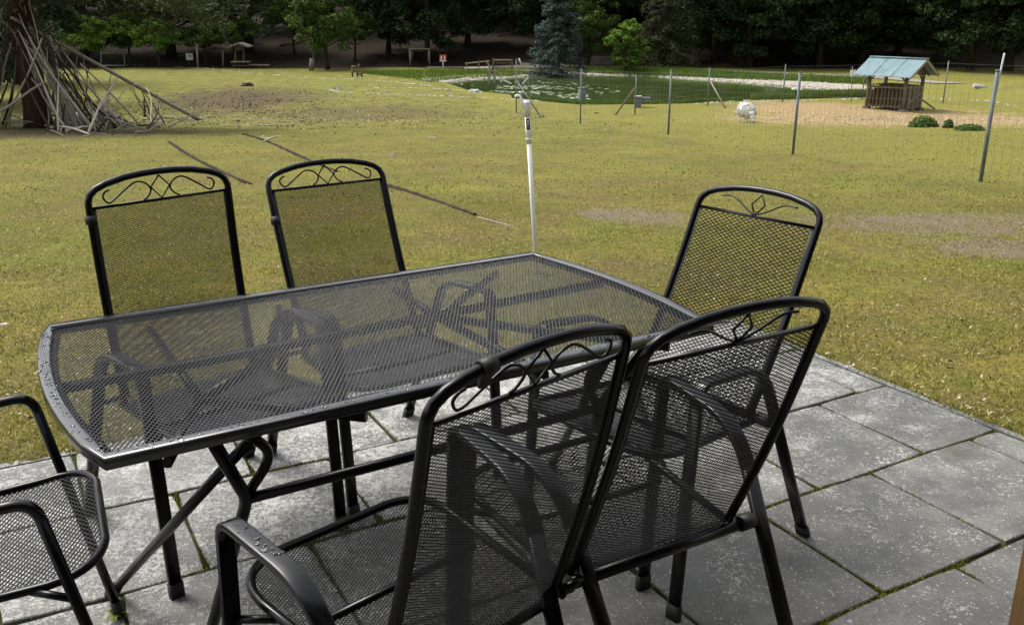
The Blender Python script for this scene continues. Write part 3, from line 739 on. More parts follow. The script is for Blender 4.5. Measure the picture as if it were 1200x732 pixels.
for poly in ([(-.45, .55), (.1, .85), (.2, .6), (-.3, .35)], [(.2, .85), (.5, .3), (.3, .2), (.0, .65)], [(-.2, .15), (.3, .05), (.3, -.2), (-.3, -.1)], [(-.4, -.35), (.45, -.5), (.4, -.7), (-.4, -.55)]):
    m.add([lp(u, v) for u, v in poly], [(0, 1, 2, 3)])
m.build('label_print', M['white'], lb)

# wooden post at the right edge, close to the camera
c = flat(1199, 765); c = Vector((c.x*.92, c.y*.92, 0)); wp = empty('wooden_post', c+Vector((.043, .03, 0)), 0, 'orange stained wooden post cut off at the lower right edge of the picture', 'post')
m = MB(); m.tube([(0, 0, 0), (0, 0, 2.3)], .045, ry=.045, up=(1, 0, 0), chamfer=.006); m.build('post_shaft', M['orangewood'], wp)
m = MB(); m.box((0, 0, .02), (.11, .11, .04)); m.build('post_foot', M['galv'], wp)

# unseen house and veranda roof, inferred from the post and added for shade
M['render'] = simple('house_render', (.22, .205, .17), (.30, .28, .24), 6, .9, .3, .004)
unseen_house = empty('house', pst(0, -4.2), PA, 'unseen rendered house wall with dark boarded veranda roof, added to shade the terrace', 'house')
m = MB(); m.box((0, -.15, 1.4), (14, .3, 3.2)); m.build('wall', M['render'], unseen_house)
for k in range(14):
    m = MB(); m.box((0, .12+k*.19, 2.52-k*.012), (14, .18, .022)); m.build('unseen_roof_board', M['timber'], unseen_house)
for k in range(9):
    m = MB(); m.beam((-6.4+k*1.6, 0, 2.46), (-6.4+k*1.6, 2.68, 2.29), .06, .12); m.build('rafter', M['timber'], unseen_house)

# ================================================================== background
def PD(px, py, D):
    d = ray(px, py); return Vector((0, 0, H))+d*(D/d.y)
def htop(base, px_top_y, px=None):
    """height above base of something whose top shows at this pixel row"""
    x = 600+F*(base.x/(base.y*math.cos(PITCH)-(base.z-H)*math.sin(PITCH)))
    return PD(x, px_top_y, base.y).z-base.z
# ------------------------------------------------------------------ trees
def leafquads(C0, Nrm, size, elong=1.6):
    n = len(C0); a = rng.normal(size=(n, 3)); a -= (a*Nrm).sum(1)[:, None]*Nrm; a /= np.linalg.norm(a, axis=1)[:, None]; b = np.cross(Nrm, a)
    l = (size*rng.uniform(.6, 1.3, n))[:, None]; w_ = l/elong
    V = np.stack([C0-a*l/2, C0+b*w_/2-a*l*.05, C0+a*l/2, C0-b*w_/2-a*l*.05], 1); return V
def unit(v): return v/np.linalg.norm(v, axis=1)[:, None]
def crown_broad(rx, zb_, zt_, ncl, nlf, size, squash=1., low=.0):
    u = unit(rng.normal(size=(ncl, 3))); r = rng.uniform(.0, 1., ncl)**.33
    c = u*r[:, None]; c[:, :2] *= rx*(1-.25*np.clip(c[:, 2], 0, 1))[:, None]; hz = (zt_-zb_)/2; z = c[:, 2]*hz+(zb_+hz)
    if low: z = zb_+(z-zb_)*(1-low*rng.random(ncl))
    c[:, 2] = z
    cr = rx*rng.uniform(.13, .24, ncl)
    k = rng.integers(0, ncl, nlf); g = unit(rng.normal(size=(nlf, 3)))*(rng.random(nlf)**.4)[:, None]
    P = c[k]+g*cr[k][:, None]*np.array([1, 1, .6*squash])
    P[:, 2] -= .12*np.linalg.norm(g[:, :2], axis=1)*cr[k]
    N = unit(g*.7+rng.normal(size=(nlf, 3))*.5+np.array([0, 0, .6]))
    return leafquads(P, N, size)
def crown_spruce(rx, zb_, zt_, nb, nlf, size, droop=.25):
    z = zb_+(zt_-zb_)*rng.random(nb)**1.25; a = rng.uniform(0, 6.283, nb); L = rx*(1-(z-zb_)/(zt_-zb_))**.75*rng.uniform(.75, 1.08, nb)+.15
    k = rng.integers(0, nb, nlf); f = rng.random(nlf)**.6; r = L[k]*f
    w_ = (.10+.22*L[k]*(1-f*.6))*rng.normal(size=nlf)*.5
    x = np.cos(a[k])*r-np.sin(a[k])*w_; y = np.sin(a[k])*r+np.cos(a[k])*w_
    zz = z[k]-droop*r*f-np.abs(w_)*.5-rng.random(nlf)*.28+.10*r*f**3
    P = np.stack([x, y, zz], -1); N = unit(np.stack([np.cos(a[k])*.4, np.sin(a[k])*.4, np.ones(nlf)], -1)+rng.normal(size=(nlf, 3))*.6)
    return leafquads(P, N, size, 2.2)
def quads_mesh(V, mat, name):
    V = V.reshape(-1, 3).astype(np.float32); me = bpy.data.meshes.new(name); m_ = len(V)//4
    me.vertices.add(len(V)); me.vertices.foreach_set('co', V.ravel()); me.loops.add(4*m_); me.loops.foreach_set('vertex_index', np.arange(4*m_, dtype=np.int32))
    me.polygons.add(m_); me.polygons.foreach_set('loop_start', np.arange(m_)*4); me.polygons.foreach_set('loop_total', np.full(m_, 4)); me.update(calc_edges=True); me.materials.append(mat); return me
def trunk_mesh(r0, h, limbs, mat, z_l0, spread, lean=0.):
    m_ = MB(); pts = []; rr = []
    for i in range(9):
        f = i/8; pts.append((lean*f+.10*math.sin(f*5), .10*math.cos(f*4)-.1, h*f)); rr.append(r0*(1.25 if i == 0 else 1)*(1-.78*f))
    m_.tube(pts, rr, 10)
    for i in range(limbs):
        z = z_l0+(h*.8-z_l0)*i/limbs; a = i*2.4+.3; L = spread*random.uniform(.6, 1)*(1-.5*i/limbs); b = Vector((lean*z/h, 0, z))
        q1 = b+Vector((math.cos(a)*L*.5, math.sin(a)*L*.5, L*.22)); q2 = b+Vector((math.cos(a)*L, math.sin(a)*L, L*.25+random.uniform(-.3, .3)))
        m_.tube([b, q1, q2], [r0*.32, r0*.2, r0*.05], 5)
    o = m_.build('trunk', mat); me = o.data; bpy.data.objects.remove(o); return me
TR = {}
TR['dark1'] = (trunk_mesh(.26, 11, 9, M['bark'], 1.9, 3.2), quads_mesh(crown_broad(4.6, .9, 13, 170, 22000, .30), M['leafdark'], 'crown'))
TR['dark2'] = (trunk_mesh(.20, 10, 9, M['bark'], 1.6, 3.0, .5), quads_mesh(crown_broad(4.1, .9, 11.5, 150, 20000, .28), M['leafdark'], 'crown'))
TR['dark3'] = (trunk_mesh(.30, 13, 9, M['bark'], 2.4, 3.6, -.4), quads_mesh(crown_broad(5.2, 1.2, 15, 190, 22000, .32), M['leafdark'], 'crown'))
TR['mid'] = (trunk_mesh(.16, 7, 8, M['bark'], 1.3, 2.2), quads_mesh(crown_broad(2.9, 1.0, 8.0, 110, 14000, .22), M['leafmid'], 'crown'))
TR['bright'] = (trunk_mesh(.10, 3.4, 8, M['bark'], .7, 1.0), quads_mesh(crown_broad(1.45, .45, 3.6, 90, 9000, .15, low=.1), M['leafbright'], 'crown'))
TR['shrub'] = (trunk_mesh(.12, 4.2, 7, M['bark'], 1.3, 1.8), quads_mesh(crown_broad(2.5, 1.75, 4.6, 60, 7000, .20), M['leafbright'], 'crown'))
TR['shrubdark'] = (trunk_mesh(.12, 4.2, 7, M['bark'], 1.3, 1.8), quads_mesh(crown_broad(2.5, 1.75, 4.6, 50, 6000, .20), M['leafmid'], 'crown'))
TR['pine'] = (trunk_mesh(.30, 14, 14, M['bark'], 2.2, 3.6), quads_mesh(crown_spruce(4.6, 1.9, 16, 210, 24000, .26, .22), M['needle'], 'crown'))
TR['pinelow'] = (trunk_mesh(.26, 14, 14, M['bark'], 1.2, 3.6), quads_mesh(crown_spruce(3.6, .7, 15, 200, 22000, .24, .30), M['needle'], 'crown'))
TR['blue'] = (trunk_mesh(.22, 9, 10, M['bark'], .4, 1.6), quads_mesh(crown_spruce(2.75, .35, 10.5, 210, 24000, .22, .20), M['needleblue'], 'crown'))
def tree(kind, px, D, sc_=1., rz=None, name='broadleaf_tree', label=None, group=None, zsc=None):
    b = PD(px, 60, D); x, y = b.x, D; z = zat(x, y)-.05; rz = random.random()*6.28 if rz is None else rz
    e = empty(name, (x, y, z), rz, label, 'tree', group); e.scale = (sc_, sc_, zsc or sc_)
    for nm, me in zip(('trunk', 'crown'), TR[kind]):
        o = bpy.data.objects.new(nm, me); col.objects.link(o); o.parent = e
    return e
G2 = 'trees deeper in the wood on the slope'; L2 = 'dark tree standing deeper in the shade of the wooded slope'
G1 = 'broadleaf trees along the front of the wood behind the pond'; L1 = 'dark green broadleaf tree in the front row of the wood behind the pond'
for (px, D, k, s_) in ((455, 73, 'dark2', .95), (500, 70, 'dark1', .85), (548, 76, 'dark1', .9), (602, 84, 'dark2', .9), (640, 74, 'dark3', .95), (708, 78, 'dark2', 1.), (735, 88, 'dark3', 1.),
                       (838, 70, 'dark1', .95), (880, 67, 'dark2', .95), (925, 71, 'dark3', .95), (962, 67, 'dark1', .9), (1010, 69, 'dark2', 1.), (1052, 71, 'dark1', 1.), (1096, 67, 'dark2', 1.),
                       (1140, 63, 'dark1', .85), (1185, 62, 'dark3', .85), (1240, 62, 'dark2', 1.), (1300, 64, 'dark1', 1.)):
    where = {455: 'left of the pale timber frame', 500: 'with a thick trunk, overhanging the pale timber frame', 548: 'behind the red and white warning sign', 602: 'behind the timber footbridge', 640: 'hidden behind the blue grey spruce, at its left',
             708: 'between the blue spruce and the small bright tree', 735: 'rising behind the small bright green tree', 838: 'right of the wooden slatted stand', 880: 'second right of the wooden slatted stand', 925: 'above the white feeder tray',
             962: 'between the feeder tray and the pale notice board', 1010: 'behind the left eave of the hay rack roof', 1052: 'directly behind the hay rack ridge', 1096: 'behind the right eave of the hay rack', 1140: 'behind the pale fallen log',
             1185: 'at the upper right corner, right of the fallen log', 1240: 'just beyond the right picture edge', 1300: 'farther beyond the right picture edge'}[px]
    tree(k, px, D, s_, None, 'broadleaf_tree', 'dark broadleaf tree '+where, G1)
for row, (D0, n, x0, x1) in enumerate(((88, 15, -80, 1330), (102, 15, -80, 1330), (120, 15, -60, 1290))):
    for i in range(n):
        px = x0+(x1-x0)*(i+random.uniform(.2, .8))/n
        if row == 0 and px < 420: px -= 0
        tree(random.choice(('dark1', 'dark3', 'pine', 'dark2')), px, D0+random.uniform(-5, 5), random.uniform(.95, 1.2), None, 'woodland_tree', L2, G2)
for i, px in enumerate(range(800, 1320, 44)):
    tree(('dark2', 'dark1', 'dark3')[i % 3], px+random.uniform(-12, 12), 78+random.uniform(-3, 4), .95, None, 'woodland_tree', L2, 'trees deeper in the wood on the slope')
for i, px in enumerate(range(430, 780, 60)):
    tree(('dark2', 'dark1', 'pinelow')[i % 3], px+random.uniform(-12, 12), 92+random.uniform(-3, 4), 1., None, 'woodland_tree', L2, 'trees deeper in the wood on the slope')
tree('blue', 653, 60.5, .76, None, 'spruce_tree', 'blue grey spruce with drooping branches behind the far pond bank', None)
tree('bright', 735, 62, .98, None, 'broadleaf_tree', 'small bright green round tree on the far side of the pond')
tree('pinelow', 779, 66, .8, None, 'pine_tree', 'dark conifer with thick bare trunk right of the bright green tree')
tree('mid', 690, 66, .8, None, 'broadleaf_tree', 'mid green tree between the blue spruce and the small bright tree')
tree('pine', 200, 71, 1.15, None, 'pine_tree', 'large olive conifer with low hanging branches left of the lawn', zsc=.95)
tree('pine', 292, 73, 1.15, None, 'pine_tree', 'olive conifer spreading above the small roofed table')
tree('pine', 100, 70, 1.1, 1., 'pine_tree', 'olive conifer behind the branch den and the wire cage')
tree('mid', 383, 65, .85, None, 'pine_tree', 'yellow green conifer with pale double trunk at the edge of the lawn')
for (px, D, s_, lb_) in ((108, 66, .75, 'low bright green tree left of the wire cage'), (150, 68, .8, 'bright green young tree overhanging the wire cage'), (185, 66, .72, 'bright green young tree right of the wire cage'), (240, 68, .72, 'mid green young tree behind the white notice board'),
                         (272, 69, .8, 'dark leafed young tree behind the roofed table'), (345, 72, .95, 'mid green tree behind the tall wooden stump'), (415, 70, .8, 'mid green young tree right of the yellow green conifer')):
    e_ = tree('shrub' if px < 200 else 'shrubdark', px, D, s_, None, 'young_tree', lb_)
    if px == 272: e_.children[1].name
for (px, D, k, s_) in ((-40, 40, 'dark1', .9), (15, 52, 'dark2', 1.), (60, 72, 'dark1', .9), (-110, 30, 'dark3', .8), (1330, 50, 'dark3', 1.)):
    tree(k, px, D, s_, None, 'broadleaf_tree', 'dark broadleaf tree '+{-40: 'outside the left edge, beyond the branch den', 15: 'directly behind the branch den trunk', 60: 'far behind the branch den, left of the wire cage', -110: 'nearest at the left, outside the picture', 1330: 'at the right of the meadow, outside the picture'}[px], 'trees framing the meadow')

# the tree inside the branch den
g = GP(46, 150); DEN = g.copy()
de = empty('pine_tree', g, 0, 'reddish barked tree trunk standing inside the den of branches', 'tree')
m = MB(); m.tube([(0, 0, -.1), (0, 0, .5), (.0, 0, 1.6), (-.06, 0, 3), (-.04, .1, 5), (.1, .1, 9)], [.42, .335, .31, .29, .25, .12], 14); m.build('trunk', M['barkred'], de)
m = MB()
for i in range(16):
    a = i*2.4; z = 3.6+i*.32; L = random.uniform(1.6, 3.2); m.tube([(0, 0, z), (math.cos(a)*L*.5, math.sin(a)*L*.5, z+.1), (math.cos(a)*L, math.sin(a)*L, z-.5)], [.06, .04, .012], 5)
m.build('limbs', M['bark'], de)
o = bpy.data.objects.new('crown', quads_mesh(crown_spruce(3.4, 4.2, 11, 90, 9000, .22, .3), M['needle'], 'crown')); col.objects.link(o); o.parent = de
lv = []; m = MB()
for i in range(26):
    a = random.uniform(-.45, .55) if i < 17 else random.uniform(.6, 5.6); L = random.uniform(4.0, 7.4) if i < 17 else random.uniform(2, 4); z0_ = random.uniform(3.3, 5.2); zt_ = random.uniform(2.75, 3.9)
    P = []
    for k in range(9):
        f = k/8; P.append(Vector((math.cos(a)*L*f, math.sin(a)*L*f, z0_+(zt_-z0_)*f+.25*math.sin(math.pi*f)+.05*math.sin(k*2.1+i))))
    m.tube(P, [.055*(1-.9*k/8)+.004 for k in range(9)], 5)
    n = int(620*L/5); f = .22+.78*rng.random(n)**.8; k = np.minimum((f*8).astype(int), 7); fr = (f*8-k)[:, None]; A = np.array([tuple(p) for p in P]); base_ = A[k]*(1-fr)+A[k+1]*fr
    sw = rng.normal(size=n)*(.34*(1-f*.4)); lv.append(base_+np.stack([-math.sin(a)*sw, math.cos(a)*sw, -np.abs(sw)*.45-rng.random(n)*.30+.05], -1))
m.build('low_limbs', M['bark'], de)
lv = np.concatenate(lv); N = unit(rng.normal(size=lv.shape)+np.array([0, 0, .7])); o = bpy.data.objects.new('low_foliage', quads_mesh(leafquads(lv, N, .15, 3.2), M['needle'], 'low_foliage')); col.objects.link(o); o.parent = de
# ------------------------------------------------------------------ branch den
den = empty('branch_den', g, 0, 'tall den of bleached dead branches leaned against the tree at upper left', 'branch den')
def stick(p0, p1, r0, r1, mat, bend=.12, n=7, fork=False):
    p0 = Vector(p0); p1 = Vector(p1); L = (p1-p0).length; b = Vector((random.gauss(0, bend), random.gauss(0, bend), random.gauss(0, bend)))*L*.4; ph = random.uniform(.5, 2)
    w2 = Vector((random.gauss(0, 1), random.gauss(0, 1), random.gauss(0, 1)))*(.012 if bend else .003)*L
    pts = []
    for i in range(n+1):
        f = i/n; pts.append(p0.lerp(p1, f)+b*math.sin(math.pi*f)+w2*math.sin(f*ph*6.3+ph))
    m_ = MB(); m_.tube(pts, [r0+(r1-r0)*i/n for i in range(n+1)], 6)
    if fork:
        i = random.randint(3, n-1); q = pts[i]; d = (pts[i+1]-pts[i]).normalized(); s_ = d.cross(Vector((random.gauss(0, 1), random.gauss(0, 1), random.gauss(0, 1)))).normalized()
        rr = r0+(r1-r0)*i/n; m_.tube([q, q+d*.16+s_*.10, q+d*.42+s_*.20], [rr*.8, rr*.6, rr*.3], 5)
        if random.random() < .5: m_.tube([pts[2], pts[2]-s_*.12+d*.18, pts[2]-s_*.2+d*.42], [rr*.8, rr*.6, rr*.25], 5)
    return m_.build('branch', mat, den)
def zl(x, y): return zat(DEN.x+x, DEN.y+y)-DEN.z
mats = [M['stick']]*4+[M['stickdark']]*6+[M['stickpale']]*4
for i in range(88):
    a = random.uniform(0, 6.283)
    if i % 5 < 2: a = random.choice((random.uniform(-PI-.35, -PI+.75), random.uniform(-.95, .15)))     # thick on both flanks, open towards the trunk
    elif i % 5 == 2: a = random.uniform(-2.3, -.9)
    if abs(a+PI/2) < .42 or abs(a-3*PI/2) < .42: a += .75*(1 if random.random() < .6 else -1)
    R0 = random.uniform(1.1, 2.1)+(.5*random.random() if math.cos(a) > .3 or math.cos(a) < -.5 else 0); x, y = R0*math.cos(a), R0*math.sin(a)*.8
    h = random.uniform(1.9, 3.3) if random.random() < .72 else random.uniform(.8, 1.6)
    f = max(0, 1-h/2.9); ta = a+random.gauss(0, .35)
    top = Vector((math.cos(ta)*(.33+f*R0*.8), math.sin(ta)*(.33+f*R0*.65), h))
    if h > 2.4: top = Vector((math.cos(a)*.22+random.gauss(0, .16), -.36+random.gauss(0, .1), h))
    r0 = random.choice((.018, .024, .030, .038, .050)); stick((x, y, zl(x, y)), top, r0*.9, r0*.4, random.choice(mats), random.choice((.05, .09, .14)), 8, random.random() < .45)
lg0 = GP(234, 141)-DEN; lg1 = PD(14, 21, DEN.y-.5)-DEN
stick(lg0, lg1, .070, .042, M['stick'], .0, 9)
stick(GP(162, 147)-DEN, PD(93, 74, DEN.y-.9)-DEN, .03, .018, M['stickpale'], .05)
stick(GP(103, 158)-DEN, PD(135, 96, DEN.y-1.4)-DEN, .032, .02, M['stickpale'], .04, fork=True)
stick(GP(8, 149)-DEN, PD(50, 45, DEN.y-1.4)-DEN, .04, .02, M['stickpale'], .03)
stick(PD(0, 130, DEN.y-1.6)-DEN, PD(54, 97, DEN.y-1.1)-DEN, .04, .03, M['stick'], .02)
stick(GP(162, 140)-DEN+Vector((0, .6, 0)), GP(162, 140)-DEN+Vector((.05, .6, .65)), .05, .03, M['stickdark'], .03)
for (a, b, r) in (((95, 138), (142, 148), .10), ((68, 146), (98, 150), .07), ((88, 120), (140, 150), .07), ((60, 152), (105, 160), .035), ((20, 148), (118, 153), .025), ((100, 157), (160, 159), .02), ((120, 155), (182, 146), .02), ((150, 148), (232, 146), .02), ((165, 142), (215, 141), .03),
                  ((180, 147), (232, 140), .03), ((190, 138), (235, 146), .02), ((128, 153), (170, 150), .018), ((60, 156), (110, 162), .018), ((168, 140), (205, 147), .02), ((176, 150), (206, 137), .015)):
    p0, p1 = GP(*a)-DEN, GP(*b)-DEN; p0.z += r; p1.z += r; stick(p0, p1, r, r*.6, random.choice((M['stick'], M['stickpale'])), .04, 6, r < .04)
for i in range(26):     # thin twigs sticking out of the top and sides
    a = random.uniform(0, 6.28); h = random.uniform(2.2, 4.6); p = Vector((math.cos(a)*.35, math.sin(a)*.35, h*.75)); stick(p, p+Vector((math.cos(a)*random.uniform(.2, .9), math.sin(a)*.5, random.uniform(.3, 1.2))), .014, .005, random.choice(mats), .2, 6, True)
for i in range(18):     # leaned against the long log on the right
    f = random.uniform(.12, .72); q = lg1.lerp(lg0, f)+Vector((random.gauss(0, .1), random.gauss(0, .12), random.uniform(-.05, .12)))
    bx = GP(max(70, (14+220*f)+random.uniform(-35, 45)), random.uniform(137, 156))-DEN
    stick(bx, q, random.choice((.016, .022, .03)), .012, random.choice(mats), .08, 8, random.random() < .5)
for i in range(22):     # low tangle at the foot
    a_ = GP(random.uniform(60, 200), random.uniform(138, 156))-DEN; b_ = a_+Vector((random.gauss(0, .7), random.gauss(0, .4), random.uniform(.02, .45))); b_.z = max(b_.z, zl(b_.x, b_.y)+.05)
    stick(a_+Vector((0, 0, .04)), b_, random.choice((.02, .03, .045)), .014, random.choice((M['stick'], M['stickpale'], M['stickdark'])), .09, 7, True)
s_ = GP(35, 149)-DEN
m = MB(); m.tube([(0, 0, -.02), (0, 0, .14)], [.09, .08], 7); o = m.build('stone', M['stone'], den); o.location = s_

def loose(name, a, b, r, mat, lab, cat='stick', bend=.04, fork=True):
    p0, p1 = GP(*a), GP(*b); c = (p0+p1)/2; m_ = MB(); n = 9 if name != 'edging_board' else 22
    d = (p1-p0); s = Vector((-d.y, d.x, 0)).normalized(); ph = random.random()*6
    pts = []
    for i in range(n+1):
        f = i/n; q = p0.lerp(p1, f)+s*math.sin(f*4+ph)*bend*d.length*.5; q.z = zat(q.x, q.y)+r*(.7 if name != 'edging_board' else .15+.35*noise.noise(Vector((i*.9, r*99, 0)))); pts.append(q-c)
    m_.tube(pts, [r*(.75+.4*math.sin(i*1.3+ph)**2)*(1-.4*i/n) for i in range(n+1)], 6)
    if fork:
        q = pts[5]; m_.tube([q, q+s*.1*d.length+(d*.12), q+s*.12*d.length+d*.25], [r*.6, r*.5, r*.2], 5)
    o = m_.build(name, mat); o.location = c; return tag(o, lab, cat)
loose('fallen_branch', (255, 148), (346, 147), .022, M['stickpale'], 'long thin bleached branch lying on the lawn right of the branch den')
loose('fallen_branch', (305, 167), (328, 160), .02, M['stickpale'], 'short forked pale branch at the start of the right ground line', fork=True)
loose('edging_board', (195, 167), (294, 217), .034, M['bark'], 'half buried edging line, groove shade in its dark tone, on the lawn behind the left chair', 'edging', .018, False)  # dark bark and extra width also stand for the shaded groove
loose('edging_board', (281, 158), (402, 201), .036, M['bark'], 'half buried edging line, groove shade in its dark tone, running behind the second chair from left', 'edging', .018, False)
loose('edging_board', (452, 218), (560, 252), .030, M['bark'], 'half buried edging line, groove shade in its dark tone, on the lawn left of the white pipe', 'edging', .018, False)
loose('edging_board', (560, 255), (612, 268), .010, M['stick'], 'thin end of the ground line just left of the white pipe', 'edging', .018, False)
def lump(name, px, py, r, mat, lab, cat, sz=.6, n=1, local=None):
    m_ = MB(); b = GP(px, py)
    for k in range(n):
        ox, oy = (random.gauss(0, r*1.1), random.gauss(0, r*.6)) if k else (0, 0); rr = r*random.uniform(.7, 1.1)
        vs = []; fs = []; N = 9; seed = random.random()*99
        for (f, z) in ((1, -.2), (.95, .25), (.7, .7), (.3, .95)):
            for i in range(N):
                a = 6.283*i/N; w_ = 1+.5*noise.noise(Vector((math.cos(a)+seed, math.sin(a), z*2))); vs.append((ox+math.cos(a)*rr*f*w_*1.3, oy+math.sin(a)*rr*f*w_, z*rr*sz*w_))
        for j in range(3):
            for i in range(N): fs.append((j*N+i, j*N+(i+1) % N, (j+1)*N+(i+1) % N, (j+1)*N+i))
        fs.append(tuple(3*N+i for i in range(N))); m_.add(vs, fs)
    o = m_.build(name, mat); o.location = b; return tag(o, lab, cat)
lump('tree_stump', 291, 101, .17, M['stickdark'], 'small dark split stump on the far lawn', 'stump', 1.1, 3)
lump('wood_chunk', 503, 162, .055, M['stick'], 'brown chunk of wood on the lawn left of the white pipe', 'wood', .7, 3)
lump('wood_chunk', 459, 182, .04, M['stick'], 'smaller brown chunk of wood on the lawn above the second chair', 'wood', .8, 3)
lump('field_stone', 612, 133, .14, M['stonegrey'], 'grey stone at the foot of the first fence post', 'stone', .5, 1)
lump('field_stone', 634, 137, .12, M['stonegrey'], 'brownish stone at the foot of the leaning fence brace', 'stone', .6, 1)
lump('field_stone', 699, 133, .10, M['stickdark'], 'flat dark stone in the grass behind the second fence post', 'stone', .4, 1)
lump('field_stone', 709, 152, .05, M['stone'], 'small pale stone between the second and third fence posts', 'stone', .4, 1)
lump('field_stone', 5, 380, .02, M['stickpale'], 'small pale bark piece on the lawn at the left edge', 'bark', .3, 1)

# ------------------------------------------------------------------ fences
fence = empty('wire_fence', GP(783, 158), 0, 'grey post and wire netting fence across the meadow in front of the pond', 'fence'); FO = fence.location.copy()
def fpost(fo, base, h, r=.024, mat=None, leanx=0):
    m_ = MB(); m_.tube([base-fo-Vector((0, 0, .2)), base-fo+Vector((leanx, 0, h))], r, 8); m_.tube([base-fo+Vector((leanx, 0, h)), base-fo+Vector((leanx, 0, h+.02))], r*1.15, 8); return m_.build('post', mat or M['galvdark'], fo_ob)
def netting(fo, a, b, ha, hb, nh, dv, r):
    m_ = MB(); L = (b-a).length
    for i in range(nh):
        f = (i/(nh-1))**1.15; sag = .015*(1 if i == nh-1 else .5)
        pts = []
        for k in range(7):
            u = k/6; p = a.lerp(b, u); g0 = zat(p.x, p.y) if i < nh*.4 else p.z; hh = (ha+(hb-ha)*u)*.97*f+.03
            pts.append(Vector((p.x, p.y, (zat(p.x, p.y)*(1-f)+p.z*f)+hh-sag*4*u*(1-u)))-fo)
        m_.tube(pts, r*(1.4 if i in (0, nh-1) else 1), 3, cap=False)
    n = int(L/dv)
    for k in range(1, n):
        u = k/n; p = a.lerp(b, u); hh = (ha+(hb-ha)*u)*.97; z0 = zat(p.x, p.y); m_.tube([Vector((p.x, p.y, z0+.03))-fo, Vector((p.x+.01*math.sin(k), p.y, p.z+hh))-fo], r, 3, cap=False)
    return m_.build('wire_netting', M['wire'], fo_ob)
fo_ob = fence
near = [(605, 133, 70), (680, 145, 81), (783, 158, 83), (929, 181, 86), (1149, 213, 84)]
nb = [GP(x, y) for x, y, t_ in near]; nh_ = [htop(b, t_) for b, (x, y, t_) in zip(nb, near)]
b6 = nb[-1]+(nb[-1]-nb[-2])*1.05; b6.z = zat(b6.x, b6.y); nb.append(b6); nh_.append(nh_[-1])
for i, (b, h) in enumerate(zip(nb, nh_)): fpost(FO, b, h, .022 if i < 2 else .026)
# second thinner stake clamped to the right hand post
m = MB(); m.tube([nb[4]-FO+Vector((.02, .03, .9)), nb[4]-FO+Vector((.075, .05, nh_[4]+.22))], .012, 6); m.build('stake', M['galv'], fence)
for i in range(len(nb)-1): netting(FO, nb[i], nb[i+1], nh_[i]-.03, nh_[i+1]-.03, 10, .16, .0013)
m = MB(); a_ = GP(633, 136); m.tube([a_-FO, nb[0]-FO+Vector((0, 0, nh_[0]*.62))], .025, 6); m.build('brace', M['galvdark'], fence)
far = empty('wire_fence', GP(830, 124), 0, 'second wire fence with wooden braces along the near shore of the pond', 'fence'); FO2 = far.location.copy(); fo_ob = far
fp = [(605, 133, 70), (744, 134, 88), (829, 124, 80), (917, 120, 76), (1010, 117, 74), (1105, 121, 72), (1215, 131, 76)]
fb_ = [GP(x, y) for x, y, t_ in fp]; fh = [htop(b, t_) for b, (x, y, t_) in zip(fb_, fp)]
for b, h in list(zip(fb_, fh))[1:]: fpost(FO2, b, h, .026, M['galvdark'])
for i in range(len(fb_)-1): netting(FO2, fb_[i], fb_[i+1], fh[i]-.05, fh[i+1]-.05, 9, .20, .0017)
m = MB(); m.tube([GP(721, 135)-FO2, fb_[1]-FO2+Vector((-.03, 0, fh[1]*.68))], .03, 6); m.build('brace', M['timber'], far)
m = MB(); m.tube([GP(850, 127)-FO2, fb_[2]-FO2+Vector((.03, 0, fh[2]*.68))], .03, 6); m.build('brace', M['timberpale'], far)

# ------------------------------------------------------------------ hay rack
c0 = GP(1058, 131); PH = R(37); hr = empty('hay_rack', c0, PH, 'timber hay rack shelter with blue green metal roof standing in straw', 'hay rack')
# local x along the gable side (to the right and back), local y along the long side (to the left and back)
GW, GL, EH, RH = 1.16, 1.60, 1.46, 1.97; OV = .34; RO = .42
for (x, y) in ((0, 0), (GW, 0), (0, GL), (GW, GL)):
    m = MB(); m.tube([(x, y, -.15), (x, y, EH+.05)], .055, ry=.055, up=(1, 0, 0), chamfer=.008); m.build('post', M['timber'], hr)
    m = MB(); m.box((x, y, .03), (.24, .24, .12)); m.build('footing', M['timber'], hr)
for y in (0, GL):
    m = MB(); m.beam((-.12, y-.001, EH+.0), (GW+.12, y-.001, EH+.0), .07, .08); m.build('tie_beam', M['timber'], hr)
    m = MB(); m.beam((GW/2, y, EH), (GW/2, y, RH-.06), .05, .05); m.build('king_post', M['timber'], hr)
sl = .62
for y in (-RO+.03, 0, GL, GL+RO-.03):
    for sx in (-1, 1):
        m = MB(); m.beam((GW/2, y, RH-.05), (GW/2+sx*(GW/2+.40), y, RH-.05-sl*(GW/2+.40)), .045, .075); m.build('rafter', M['timberpale'] if y < -.1 else M['timber'], hr)
drop = sl*1.0
for sx in (-1, 1):      # corrugated sheets: every sheet a part
    N = 3
    for k in range(N):
        ya = -RO+(GL+2*RO)*k/N; yb = -RO+(GL+2*RO)*(k+1)/N+.03; n = 36; vs = []
        for i in range(n+1):
            y = ya+(yb-ya)*i/n; zc = .014*math.cos(i*6.283/4)+.002*k
            for (f, dz) in ((0, 0), (GW/2+.48, -drop*(GW/2+.48))): vs.append((GW/2+sx*f, y, RH+.012+dz+zc))
        top = len(vs); vs += [(x, y, z-.004) for x, y, z in vs]; fs = []
        for i in range(n): fs += [(2*i, 2*i+1, 2*i+3, 2*i+2), (top+2*i, top+2*i+2, top+2*i+3, top+2*i+1), (2*i+1, top+2*i+1, top+2*i+3, 2*i+3)]
        m = MB(); m.add(vs, fs); m.build('roof_sheet', M['roof'], hr)
m = MB(); m.tube([(GW/2, -RO-.02, RH+.03), (GW/2, GL+RO+.02, RH+.03)], .075, ry=.018, up=(1, 0, 0)); m.build('ridge_cap', M['roof'], hr)
